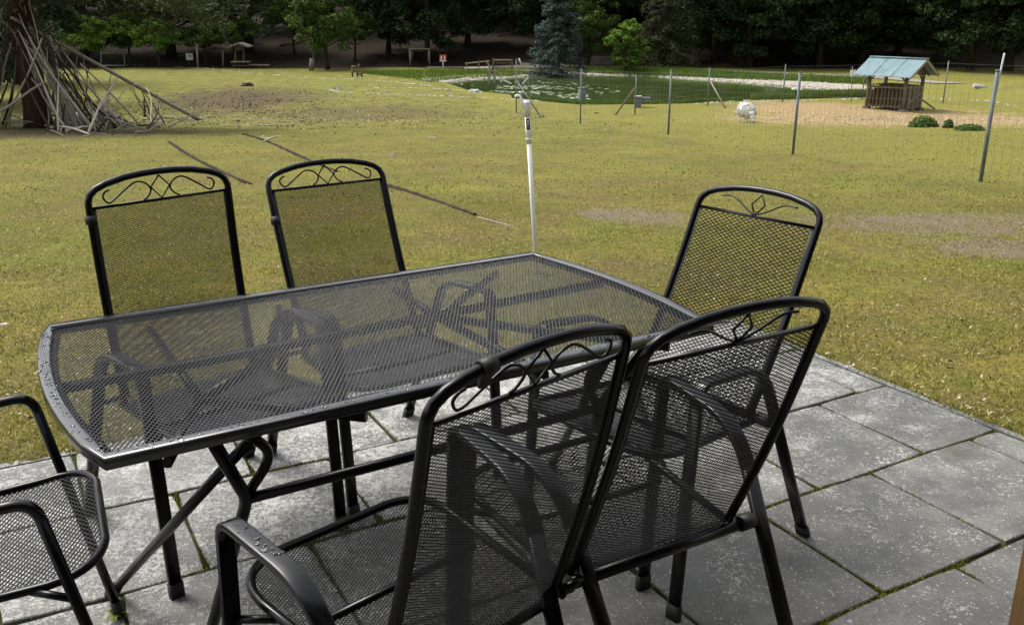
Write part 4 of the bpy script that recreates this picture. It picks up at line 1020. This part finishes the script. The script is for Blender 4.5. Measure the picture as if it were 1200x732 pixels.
for (a, b) in (((0, 0, EH-.38), (0, .36, EH-.02)), ((0, GL, EH-.38), (0, GL-.36, EH-.02)), ((0, 0, EH-.36), (.34, 0, EH-.02)), ((GW, 0, EH-.36), (GW-.34, 0, EH-.02)), ((GW, .02, .45), (GW+.62, -.3, .02))):
    m = MB(); m.beam(a, b, .05, .05); m.build('knee_brace', M['timber'], hr)
for (zz, off) in ((.16, 0), (.88, 0)):
    m = MB(); m.beam((0.06, -.035, zz), (GW-.06, -.035, zz), .035, .07); m.build('rail', M['timber'], hr)
    m = MB(); m.beam((-.035, .06, zz), (-.035, GL-.06, zz), .035, .07); m.build('rail', M['timber'], hr)
    m = MB(); m.beam((GW+.035, .06, zz), (GW+.035, GL-.06, zz), .035, .07); m.build('rail', M['timber'], hr)
for i in range(11):
    x = .11+(GW-.22)*i/10; m = MB(); m.beam((x, -.068, .10), (x+random.uniform(-.015, .015), -.068, .95+random.uniform(-.02, .03)), .028, .045, (0, 1, 0)); m.build('slat', M['timberpale'] if i % 3 else M['timber'], hr)
m = MB(); m.beam((.08, -.10, .28), (GW-.1, -.10, .72), .025, .06, (0, 1, 0)); m.build('diagonal_slat', M['timberpale'], hr)
for i in range(9):
    y = .14+(GL-.28)*i/8; m = MB(); m.beam((-.068, y, .08), (-.068, y+random.uniform(-.02, .02), .93), .028, .05, (1, 0, 0)); m.build('bar', M['timber'], hr)
m = MB(); N = 16; vs = []; fs = []
for j in range(9):
    z = .12+j*.105
    for i in range(N):
        a = 6.283*i/N; cx, cy = math.cos(a), math.sin(a); k_ = max(abs(cx), abs(cy)); sh = (1 if j < 7 else (1-(j-6)*.22))
        nz_ = 1+.16*noise.noise(Vector((cx*3, cy*3, z*4)))
        vs.append((GW/2+cx/k_*(GW/2-.08)*sh*nz_, GL/2+cy/k_*(GL/2-.08)*sh*nz_, z*(.97 if j < 8 else 1.03)))
for j in range(8):
    for i in range(N): fs.append((j*N+i, j*N+(i+1) % N, (j+1)*N+(i+1) % N, (j+1)*N+i))
fs.append(tuple(8*N+i for i in range(N))); m.add(vs, fs); hb = m.build('hay_bale', M['hay'], hr)
n = 5000; P = rng.uniform(0, 1, (n, 3)); side = rng.integers(0, 3, n); P[:, 0] = np.where(side == 0, rng.normal(.03, .02, n), P[:, 0]); P[:, 1] = np.where(side == 1, rng.normal(.03, .02, n), P[:, 1]); P[:, 2] = np.where(side == 2, 1.0, P[:, 2])
C0 = np.stack([.02+P[:, 0]*(GW-.1), .02+P[:, 1]*(GL-.1), .1+P[:, 2]*.86], -1); V = leafquads(C0, unit(rng.normal(size=(n, 3))), .10, 9)
o = bpy.data.objects.new('loose_hay', quads_mesh(V, M['haytop'], 'loose_hay')); col.objects.link(o); o.parent = hr; tag(o, kind='stuff')

# ------------------------------------------------------------------ sheep: one continuous woolly body, grazing
g = GP(874, 143.5); shp = empty('sheep', g, R(-76), 'shaggy pale sheep grazing with its head down between the fence and the pond', 'sheep')
shp.scale = (.78, .80, .84)
def ball(m_, c, r, n=10):
    vs = [(c[0], c[1], c[2]+r[2])]; fs = []
    for j in range(1, n):
        for i in range(2*n):
            t1, t2 = math.pi*j/n, math.pi*i/n; vs.append((c[0]+r[0]*math.sin(t1)*math.cos(t2), c[1]+r[1]*math.sin(t1)*math.sin(t2), c[2]+r[2]*math.cos(t1)))
    vs.append((c[0], c[1], c[2]-r[2])); L_ = len(vs)-1
    for i in range(2*n): fs.append((0, 1+i, 1+(i+1) % (2*n)))
    for j in range(n-2):
        for i in range(2*n): a = 1+j*2*n; fs.append((a+i, a+2*n+i, a+2*n+(i+1) % (2*n), a+(i+1) % (2*n)))
    a = 1+(n-2)*2*n
    for i in range(2*n): fs.append((a+i, L_, a+(i+1) % (2*n)))
    m_.add(vs, fs)
m = MB()
for c, r in (((-.22, 0, .47), (.31, .29, .29)), ((.02, 0, .46), (.32, .29, .28)), ((.24, 0, .44), (.25, .26, .27)), ((.42, 0, .36), (.16, .13, .15)), ((.52, .0, .24), (.105, .085, .12)), ((.57, 0, .12), (.075, .055, .10)), ((.60, 0, .05), (.045, .040, .055)),
             ((-.44, 0, .40), (.07, .06, .13))): ball(m, c, r)
for (x, y, zt) in ((-.30, .13, .34), (-.30, -.13, .34), (.26, .12, .34), (.26, -.12, .34)):
    kx = x+(-.05 if x < 0 else .0); m.tube([(x, y, zt), (kx-.03 if x < 0 else x+.01, y, .19), (x+.01, y, .05), (x+.02, y, 0)], [.085, .048, .036, .04], 8)
for sy in (-1, 1): m.tube([(.50, sy*.06, .27), (.52, sy*.15, .26)], [.035, .02], 6)
ob = m.build('body', M['wool'], shp); rm = ob.modifiers.new('remesh', 'REMESH'); rm.mode = 'VOXEL'; rm.voxel_size = .022; rm.use_smooth_shade = True
tx = bpy.data.textures.new('wooltex', 'CLOUDS'); tx.noise_scale = .11; dm = ob.modifiers.new('curl', 'DISPLACE'); dm.texture = tx; dm.strength = .08; dm.mid_level = .5
n = 4200; q0 = unit(rng.normal(size=(n, 3))); half = rng.random(n) < .5
P = q0*np.where(half[:, None], np.array([.32, .28, .28]), np.array([.30, .29, .28]))+np.where(half[:, None], np.array([-.20, 0, .47]), np.array([.16, 0, .45]))
N = unit(q0+rng.normal(size=(n, 3))*.5); kk = P[:, 2] > .24
V = leafquads(P[kk]+rng.normal(size=P[kk].shape)*.022, N[kk], .085, 2.2); o = bpy.data.objects.new('fleece', quads_mesh(V, M['wool'], 'fleece')); col.objects.link(o); o.parent = shp
for sy in (-1, 1):
    m = MB(); m.tube([(.49, sy*.05, .33), (.47, sy*.12, .37), (.52, sy*.17, .36), (.57, sy*.16, .31)], [.02, .018, .013, .006], 7); m.build('horn', M['stonegrey'], shp)
m = MB(); ball(m, (.605, 0, .065), (.05, .047, .06), 6); m.build('muzzle', M['sheepface'], shp)

# ------------------------------------------------------------------ pond surroundings
def stones(name, pts, r, lab, mat=None, jit=.2, flatn=.6, kind='stuff', cat='stones'):
    m_ = MB(); P = [Vector(p) for p in pts]
    for p in P:
        x, y = p.x+random.gauss(0, jit), p.y+random.gauss(0, jit); z = zat(x, y); s = r*random.uniform(.5, 1.35); a0 = random.random()*6; n = 7; vs = []; fs = []; st2 = random.uniform(.8, 1.5)
        for (f, zz) in ((1., -.3), (1.0, .3), (.55, .85)):
            for i in range(n):
                a = a0+6.283*i/n; w_ = random.uniform(.8, 1.15); vs.append((x+math.cos(a)*s*f*w_*st2, y+math.sin(a)*s*f*w_, z+zz*s*flatn*w_))
        for j in range(2):
            for i in range(n): fs.append((j*n+i, j*n+(i+1) % n, (j+1)*n+(i+1) % n, (j+1)*n+i))
        fs.append(tuple(2*n+i for i in range(n))); m_.add(vs, fs)
    return tag(m_.build(name, mat or M['stone']), lab, cat, kind=kind)
def along(px, step, z=None):
    P = [GP(*p) for p in px]; out = []
    for a, b in zip(P[:-1], P[1:]):
        n = max(1, int((b-a).length/step)); out += [a.lerp(b, (i+random.random()*.8)/n) for i in range(n)]
    return out
far_idx = [len(pond_px)-1-k for k in range(12)]
fs_pts = []
shore = [(517, 97), (535, 95), (560, 93), (600, 90.5), (650, 88.5), (700, 88), (760, 89), (800, 92), (860, 96), (920, 101), (985, 106), (1020, 109)]
S0 = [flat(x, y, WATER) for x, y in shore]
for a, b in zip(S0[:-1], S0[1:]):
    d = (b-a); L = d.length; nrm = Vector((-d.y, d.x, 0)).normalized()
    if nrm.y < 0: nrm = -nrm
    for i in range(int(L*60)): fs_pts.append(a+d*random.random()+nrm*(-.2+2.0*random.random()**1.2))
stones('bank_stones', fs_pts, .085, 'pale rubble stones lining the far bank of the pond', M['bank'], jit=.05)
for px_, lab in (([(146, 76.5), (200, 78), (236, 80), (262, 83), (300, 86), (345, 90)], 'row of white edging stones on the far left of the lawn'),
                 ([(345, 90), (385, 92), (425, 93.5), (460, 96), (505, 100)], 'row of white edging stones running towards the left end of the pond'),
                 ([(560, 103.5), (500, 103), (440, 103), (400, 104), (387, 106), (400, 108.5), (450, 110.5), (500, 112), (560, 114.5), (620, 117), (690, 122)], 'loop of white edging stones along the near shore of the pond'),
                 ([(760, 124), (800, 123), (870, 118), (935, 118), (1010, 116), (1060, 114.5), (1104, 116.5), (1159, 118.5), (1200, 127), (1240, 134)], 'row of white edging stones between the pond and the hay rack')):
    stones('stone_edging', [p for p in along(px_, .20) if noise.noise(Vector((p.x*.9, p.y*.9, 2))) > -.22], .062, lab, jit=.05, flatn=.5)
stones('edging_rocks', [GP(x, y) for x, y in ((398, 105), (450, 109), (517, 105), (525, 105), (670, 112), (400, 104), (526, 113), (240, 80.5), (248, 79.5))], .13, 'a few dark brown rocks lying among the white edging stones', M['stonegrey'], .1)
vs = []; fs = []      # pale gravel under the stones
for i, p in enumerate(S0):
    d = (S0[min(i+1, len(S0)-1)]-S0[max(i-1, 0)]).normalized(); nrm = Vector((-d.y, d.x, 0))
    if nrm.y < 0: nrm = -nrm
    for k in range(6):
        q_ = p+nrm*(-.3+.5*k); vs.append((q_.x, q_.y, zat(q_.x, q_.y)+.03))
m = MB(); m.add(vs, [(i*6+k, i*6+k+1, (i+1)*6+k+1, (i+1)*6+k) for i in range(len(S0)-1) for k in range(4)]); tag(m.build('bank_gravel', M['bank']), kind='structure')
# gravel path beyond the pond
pth = [(500, 79.5), (560, 79.5), (650, 78.5), (760, 80), (860, 84), (960, 88), (1050, 93), (1130, 98)]
Pp = [GP(*p) for p in pth]; vs = []
for i, p in enumerate(Pp):
    d = (Pp[min(i+1, len(Pp)-1)]-Pp[max(i-1, 0)]).normalized(); nrm = Vector((-d.y, d.x, 0))
    for k in range(5): q = p+nrm*(-.8+.4*k); vs.append((q.x, q.y, zat(q.x, q.y)+.035))
m = MB()
fine = []
for i in range(len(Pp)-1):
    for j in range(8):
        f = j/8; fine.append(Pp[i].lerp(Pp[i+1], f))
fine.append(Pp[-1]); vs = []
for i, p in enumerate(fine):
    d = (fine[min(i+1, len(fine)-1)]-fine[max(i-1, 0)]).normalized(); nrm = Vector((-d.y, d.x, 0))
    for k in range(5): q = p+nrm*(-.9+.45*k); vs.append((q.x, q.y, zat(q.x, q.y)+.04))
m.add(vs, [(i*5+k, i*5+k+1, (i+1)*5+k+1, (i+1)*5+k) for i in range(len(fine)-1) for k in range(4)]); tag(m.build('path', M['gravel']), kind='structure')
def grassband(name, quad_px, n, h, w_, mat, lab, plane=None):
    pts = []
    Q = [GP(*p) for p in quad_px]
    for i in range(n):
        u, v = random.random(), random.random(); k = u*(len(Q)//2-1); j = int(k); f = k-j; top = Q[j].lerp(Q[j+1], f); bt = Q[len(Q)-1-j].lerp(Q[len(Q)-2-j], f); p = top.lerp(bt, v)
        pts.append((p.x, p.y, zat(p.x, p.y)))
    V, Fc = blades(np.array(pts), h, w_, .5); return tag(npmesh(name, V, Fc, mat), lab, 'grass', kind='stuff')
grassband('bank_grass', [(425, 85.5), (500, 82.5), (570, 83), (640, 85), (600, 88), (540, 91), (505, 95), (425, 86.5)], 9000, .17, .04, M['reed'], 'tall green grass at the left end of the pond')
grassband('bank_grass', [(640, 81), (760, 82), (860, 86.5), (1020, 94), (1020, 99), (860, 92), (760, 86.5), (640, 84)], 14000, .28, .05, M['reed'], 'green grass bank between the stones and the path behind the pond')
grassband('bank_grass', [(880, 104), (950, 107), (1022, 110.5), (1022, 114), (950, 115), (880, 116)], 12000, .28, .05, M['grassfar'], 'dark green grass at the right end of the pond')
grassband('bank_grass', [(600, 111), (680, 119), (800, 119), (870, 116), (870, 118.5), (800, 121.5), (680, 122.5), (600, 114)], 7000, .16, .04, M['reed'], 'low green grass fringe on the near shore of the pond')
# lily pads
m = MB(); cnt = 0
while cnt < 380:
    px = random.gauss(628, 34); py = random.gauss(105, 4.5)
    if cnt > 320: px, py = random.uniform(655, 690), random.uniform(110, 118)
    p = flat(px, py, WATER+.012)
    if pond_sd([p.x], [p.y])[0] > -.5: continue
    if noise.noise(Vector((p.x*.5, p.y*.5, 3))) < -.08 and cnt <= 320: continue
    cnt += 1; r = random.uniform(.05, .13); n = 9; a0 = random.random()*6; tl = random.uniform(-.03, .05)
    m.add([(p.x+math.cos(a0+i*.66)*r, p.y+math.sin(a0+i*.66)*r, p.z+random.uniform(0, .012)+tl*.3*math.cos(i*.66)) for i in range(n)], [tuple(range(n))])
tag(m.build('lily_pads', M['pad']), 'pale green lily pads floating on the left half of the pond', 'lily pads', kind='stuff')
# footbridge and piles
g = GP(575, 88); br = empty('footbridge', g, 0, 'small weathered timber footbridge with railings at the far left of the pond', 'bridge')
def bb(a, b, w_, h, nm, mt='timber'):
    a = PD(*a)-g; b = PD(*b)-g; m_ = MB(); m_.beam(a, b, w_, h); return m_.build(nm, M[mt], br)
D_ = 56
for k in range(9):
    a = PD(546+k*3.6, 80-k*.05, D_); m = MB(); m.box(a-g, (.17, 1.2, .06)); m.build('deck_plank', M['timberpale'], br)
bb((545, 74.5, D_), (574, 71.5, D_), .07, .07, 'rail', 'timberpale'); bb((577, 70.5, D_), (601, 70.5, D_), .08, .08, 'rail', 'timberpale'); bb((577, 74, D_), (601, 74, D_), .05, .05, 'rail')
for (x, y0_, y1_) in ((547, 73, 81), (561, 72.5, 81), (578, 68.5, 82), (600, 69.5, 80)): bb((x, y0_, D_), (x, y1_, D_), .09, .09, 'post')
bb((570, 71, D_-.6), (576, 83, D_-.6), .10, .10, 'post', 'timberpale')
for (x, y1_) in ((573, 98), (579.5, 97)): bb((x, 82, 50), (x, y1_, 50), .13, .13, 'pile', 'timberpale')
for x in (571, 573, 577): bb((x, 84, D_-3), (x+10, 86, D_-3), .08, .08, 'deck_beam', 'timberpale')
# white trestles on the shore
g = GP(596, 98.5); tr = empty('white_trestle', g, 0, 'broken white painted trestle lying on the left shore of the pond', 'trestle')
for (a, b) in (((568, 92), (586, 92.3)), ((586, 92.3), (599, 98)), ((586, 96), (591, 92)), ((612, 98.5), (619, 91))):
    m = MB(); m.beam(PD(*a, g.y)-g, PD(*b, g.y)-g, .06, .06, (0, 1, 0)); m.build('bar', M['white'], tr)
lump('field_stone', 555, 106.5, .20, M['stone'], 'white stone at the near shore left of the lily pads', 'stone', .8, 3)

# ------------------------------------------------------------------ far props
def prop(name, px, py, lab, cat):
    g_ = GP(px, py); return empty(name, g_, 0, lab, cat), g_
def seg(par, g_, a, b, r, nm, mat, D=None, flatb=None):
    a = PD(a[0], a[1], D or g_.y)-g_; b = PD(b[0], b[1], D or g_.y)-g_; m_ = MB()
    if flatb: m_.beam(a, b, flatb[0], flatb[1])
    else: m_.tube([a, b], r, 7)
    return m_.build(nm, mat, par)
e, g = prop('wire_cage', 132, 78, 'tall grey framed wire cage at the far edge of the lawn beside the branch den', 'cage')
for a, b in (((119, 47), (118.5, 78)), ((144, 45), (146.5, 78)), ((119, 48), (144.5, 48)), ((118.5, 62), (145.5, 62)), ((118.5, 77), (146.5, 77))): seg(e, g, a, b, .05, 'frame_tube', M['galv'])
for k in range(1, 12): seg(e, g, (118.7+k*2.3, 48), (118.7+k*2.35, 77), .006, 'wire', M['wire'])
for k in range(1, 9): seg(e, g, (119, 48+k*3.3), (145.5, 48+k*3.3), .006, 'wire', M['wire'])
e, g = prop('notice_board', 222, 77, 'small white notice board with dark emblem on a low post', 'sign')
seg(e, g, (222, 64), (222, 77.5), .04, 'post', M['timber']); seg(e, g, (218, 66.5), (226, 66.5), 0, 'board', M['white'], g.y-.08, (.03, .46))
for a, b in (((220.2, 65.2), (221.6, 65.0)), ((221.6, 66.4), (223.8, 66.6)), ((223.0, 65.0), (223.8, 66.2))): seg(e, g, a, b, 0, 'emblem', M['black'], g.y-.10, (.01, .045))
e, g = prop('timber_post', 232, 79.5, 'tall slim timber post right of the white notice board', 'post'); seg(e, g, (230.5, 53), (232, 79.5), .07, 'post_shaft', M['timberpale']); seg(e, g, (229, 53.5), (233, 53), .08, 'post_head', M['timberpale'])
e, g = prop('timber_post', 262, 78, 'shorter timber post left of the small roofed table', 'post'); seg(e, g, (261, 60), (261.5, 78), .06, 'post_shaft', M['timberpale'])
e, g = prop('roofed_table', 283, 80, 'small roofed picnic table with dark tiled hood at the far edge of the lawn', 'table')
for x in (276, 285.5): seg(e, g, (x, 58), (x, 80), .06, 'post', M['timber'])
for k, (a, b) in enumerate((((269.5, 55.5), (282, 50.5)), ((282, 50.5), (294, 55)))): seg(e, g, a, b, 0, 'roof_panel', M['stonegrey'], None, (1.4, .10))
seg(e, g, (272, 72.5), (293, 72.3), 0, 'table_top', M['timberpale'], None, (.7, .07)); seg(e, g, (273, 77), (292, 77), 0, 'bench', M['timber'], None, (.3, .06))
for x in (274, 281, 291): seg(e, g, (x, 73), (x, 80), .04, 'leg', M['timber'])
e, g = prop('bench', 305, 80, 'low plank bench right of the small roofed table', 'bench'); seg(e, g, (293, 76), (316, 76.5), 0, 'seat', M['timberpale'], None, (.3, .07)); seg(e, g, (304, 77), (304, 80), .06, 'leg', M['timber']); seg(e, g, (314.5, 77), (314.5, 80), .06, 'leg', M['timber'])
e, g = prop('wooden_stump', 365, 83, 'tall grey wooden stump standing at the edge of the wood', 'stump'); seg(e, g, (366, 69), (365, 83), .17, 'stump_body', M['stonegrey']); seg(e, g, (368, 58), (367, 70), .05, 'stake', M['timber'])
e, g = prop('timber_trough', 418, 90, 'small grey timber trough with raised end on the lawn', 'trough')
for a, b in (((412, 78), (418, 78.5)), ((413, 79), (413, 90)), ((418, 79), (419, 90)), ((418.5, 84), (424.5, 84.5)), ((424, 85), (424, 90)), ((419, 87), (424, 87)), ((420, 75), (421, 80)), ((412.5, 84), (418, 84))): seg(e, g, a, b, .055, 'board', M['timber'])
e, g = prop('swing_frame', 492, 77, 'pale timber frame with rows of posts at the foot of the wooded slope', 'frame')
for k in range(5):
    D0 = g.y+k*1.1; x0_, x1_ = 480+k*1.1, 503-k*1.0
    for x in (x0_, x1_): m = MB(); m.tube([PD(x, 57.5+k*.6, D0)-g, Vector((PD(x, 60, D0).x-g.x, D0-g.y, zat(PD(x, 60, D0).x, D0)-g.z))], .055, 6); m.build('post', M['timberpale'], e)
for k in (0, 4): D0 = g.y+k*1.1; m = MB(); m.tube([PD(480+k*1.1, 57.5+k*.6, D0)-g, PD(503-k, 57.5+k*.6, D0)-g], .055, 6); m.build('crossbeam', M['timberpale'], e)
for s0_ in (480, 503): m = MB(); m.tube([PD(s0_, 57.5, g.y)-g, PD(s0_+(4.4 if s0_ == 480 else -4), 59.9, g.y+4.4)-g], .055, 6); m.build('top_rail', M['timberpale'], e)
e, g = prop('warning_sign', 519, 80, 'red and white warning sign on a pale post by the pond', 'sign'); seg(e, g, (519, 70), (519.5, 80), .045, 'post', M['white']); seg(e, g, (515, 68), (523.2, 68), 0, 'board', M['red'], g.y-.06, (.03, .42))
for x in (517.2, 521): seg(e, g, (x, 66.2), (x, 69.8), 0, 'white_mark', M['white'], g.y-.09, (.06, .012)) if False else seg(e, g, (x-.7, 68), (x+.7, 68), 0, 'white_mark', M['white'], g.y-.09, (.01, .26))
seg(e, g, (515.2, 71.6), (523, 71.6), 0, 'white_band', M['white'], g.y-.09, (.012, .07))
e, g = prop('notice_board', 997, 119, 'pale two part notice board on a thin dark post left of the hay rack', 'sign'); seg(e, g, (999, 78), (997.5, 119), .018, 'post', M['galvdark'])
seg(e, g, (996.4, 86), (999.0, 86), 0, 'board', M['white'], g.y-.04, (.02, .27)); seg(e, g, (999.8, 86), (1002.4, 86), 0, 'board', M['white'], g.y-.04, (.02, .27))
e, g = prop('feeder_box', 935, 116, 'small white feeder tray on a dark stand at the right end of the pond', 'feeder'); seg(e, g, (928.5, 104), (939, 104.8), 0, 'tray', M['white'], None, (.3, .07)); seg(e, g, (934, 105), (934, 113), .07, 'stand', M['leafdark'])
g = flat(682, 121, WATER); g.z = WATER; e = empty('grey_bin', g, 0, 'grey slatted bin standing in the shallow water behind the second fence post', 'bin')
m = MB(); m.tube([(0, 0, -.3), (0, 0, .05), (0, 0, .62), (0, 0, .64)], [.15, .17, .18, .14], 12); m.build('bin_body', M['galvdark'], e)
m = MB(); m.tube([(0, 0, .64), (0, 0, .69)], [.20, .17], 12); m.build('lid', M['galvdark'], e)
e, g = prop('water_trough', 750, 126, 'pair of small grey boxes at the shore behind the thin fence post', 'box')
m = MB(); m.box((-.1, 0, .2), (.24, .3, .46)); m.box((.25, .05, .32), (.34, .3, .16)); m.build('box_body', M['galvdark'], e); m = MB(); m.box((-.1, 0, .445), (.28, .34, .03)); m.build('box_lid', M['galv'], e)
e, g = prop('beehive_stand', 808, 77, 'small wooden stand with slatted back right of the dark conifer trunk', 'stand')
for y in (66, 68.5, 71): seg(e, g, (802.5, y), (812.5, y), 0, 'board', M['timber'], None, (.05, .11))
for x in (803, 812): seg(e, g, (x, 63), (x, 77), .05, 'post', M['timber'])
seg(e, g, (803, 73.5), (814, 73.5), 0, 'seat', M['timberpale'], None, (.5, .07))
e, g = prop('marker_post', 793.5, 76, 'slim marker post with pale yellow cap near the wooden stand', 'post'); seg(e, g, (793.5, 64), (793.5, 76), .04, 'post_shaft', M['timber']); seg(e, g, (793.4, 60), (793.4, 64), .09, 'cap', M['timberpale'])
e, g = prop('stone_wall', 706, 76, 'low dry stone wall between the blue spruce and the bright green tree', 'wall')
for r_ in range(4):
    for k in range(9):
        m = MB(); c_ = PD(694+k*2.9+(r_ % 2)*1.3, 60, g.y)-g; m.box((c_.x, random.gauss(0, .02), .07+r_*.145), (.155+random.random()*.01, .3, .135)); m.build('stone', M['stonegrey'], e)
e, g = prop('fallen_log', 1149, 103.5, 'pale fallen log lying on the green mound at the right', 'log'); seg(e, g, (1141, 100.5), (1157, 103.3), .10, 'log_body', M['stone'])
e, g = prop('white_pole', 608, 79, 'leaning white pole behind the footbridge', 'pole'); seg(e, g, (608, 68.5), (611, 76), .06, 'pole_shaft', M['white']); seg(e, g, (610, 74.5), (622, 75.5), .05, 'pole_arm', M['timberpale'])
for (px, py, w_, h, n, lab) in ((1082, 149, .44, .34, 1500, 'rounded dark green weed clump in the straw in front of the hay rack'), (1111, 150, .16, .26, 300, 'small upright weed right of the rounded clump'), (1136, 153, .42, .17, 1000, 'low spreading weed patch at the right edge of the straw')):
    g = GP(px, py); P = unit(rng.normal(size=(n, 3)))*(rng.random(n)**.5)[:, None]*np.array([w_, w_*.8, h]); P[:, 2] = np.abs(P[:, 2]); N = unit(P/np.array([w_, w_, h])+rng.normal(size=(n, 3))*.5)
    o = bpy.data.objects.new('weed_clump', quads_mesh(leafquads(P, N, .09), M['leafmid'], 'weed_clump')); col.objects.link(o); o.location = g; tag(o, lab, 'weed')
# dead wood on the slope
for i in range(16):
    px = random.choice((random.uniform(150, 480), random.uniform(150, 480), random.uniform(560, 900))); D0 = random.uniform(70, 90); b = PD(px, 60, D0); x, y = b.x, D0; a = random.uniform(-.5, .5); L = random.uniform(.8, 2.6)
    m = MB(); p0 = Vector((x, y, zat(x, y)+.08)); p1 = Vector((x+L*math.cos(a), y+L*math.sin(a), 0)); p1.z = zat(p1.x, p1.y)+random.uniform(.1, .4); c_ = (p0+p1)/2
    m.tube([p0-c_, (p0+p1)/2-c_+Vector((0, 0, .05)), p1-c_], [.09, .07, .03], 6); o = m.build('dead_log', M['stickdark']); o.location = c_; tag(o, 'dark fallen trunk lying on the shaded woodland slope', 'log', 'fallen trunks on the wooded slope')
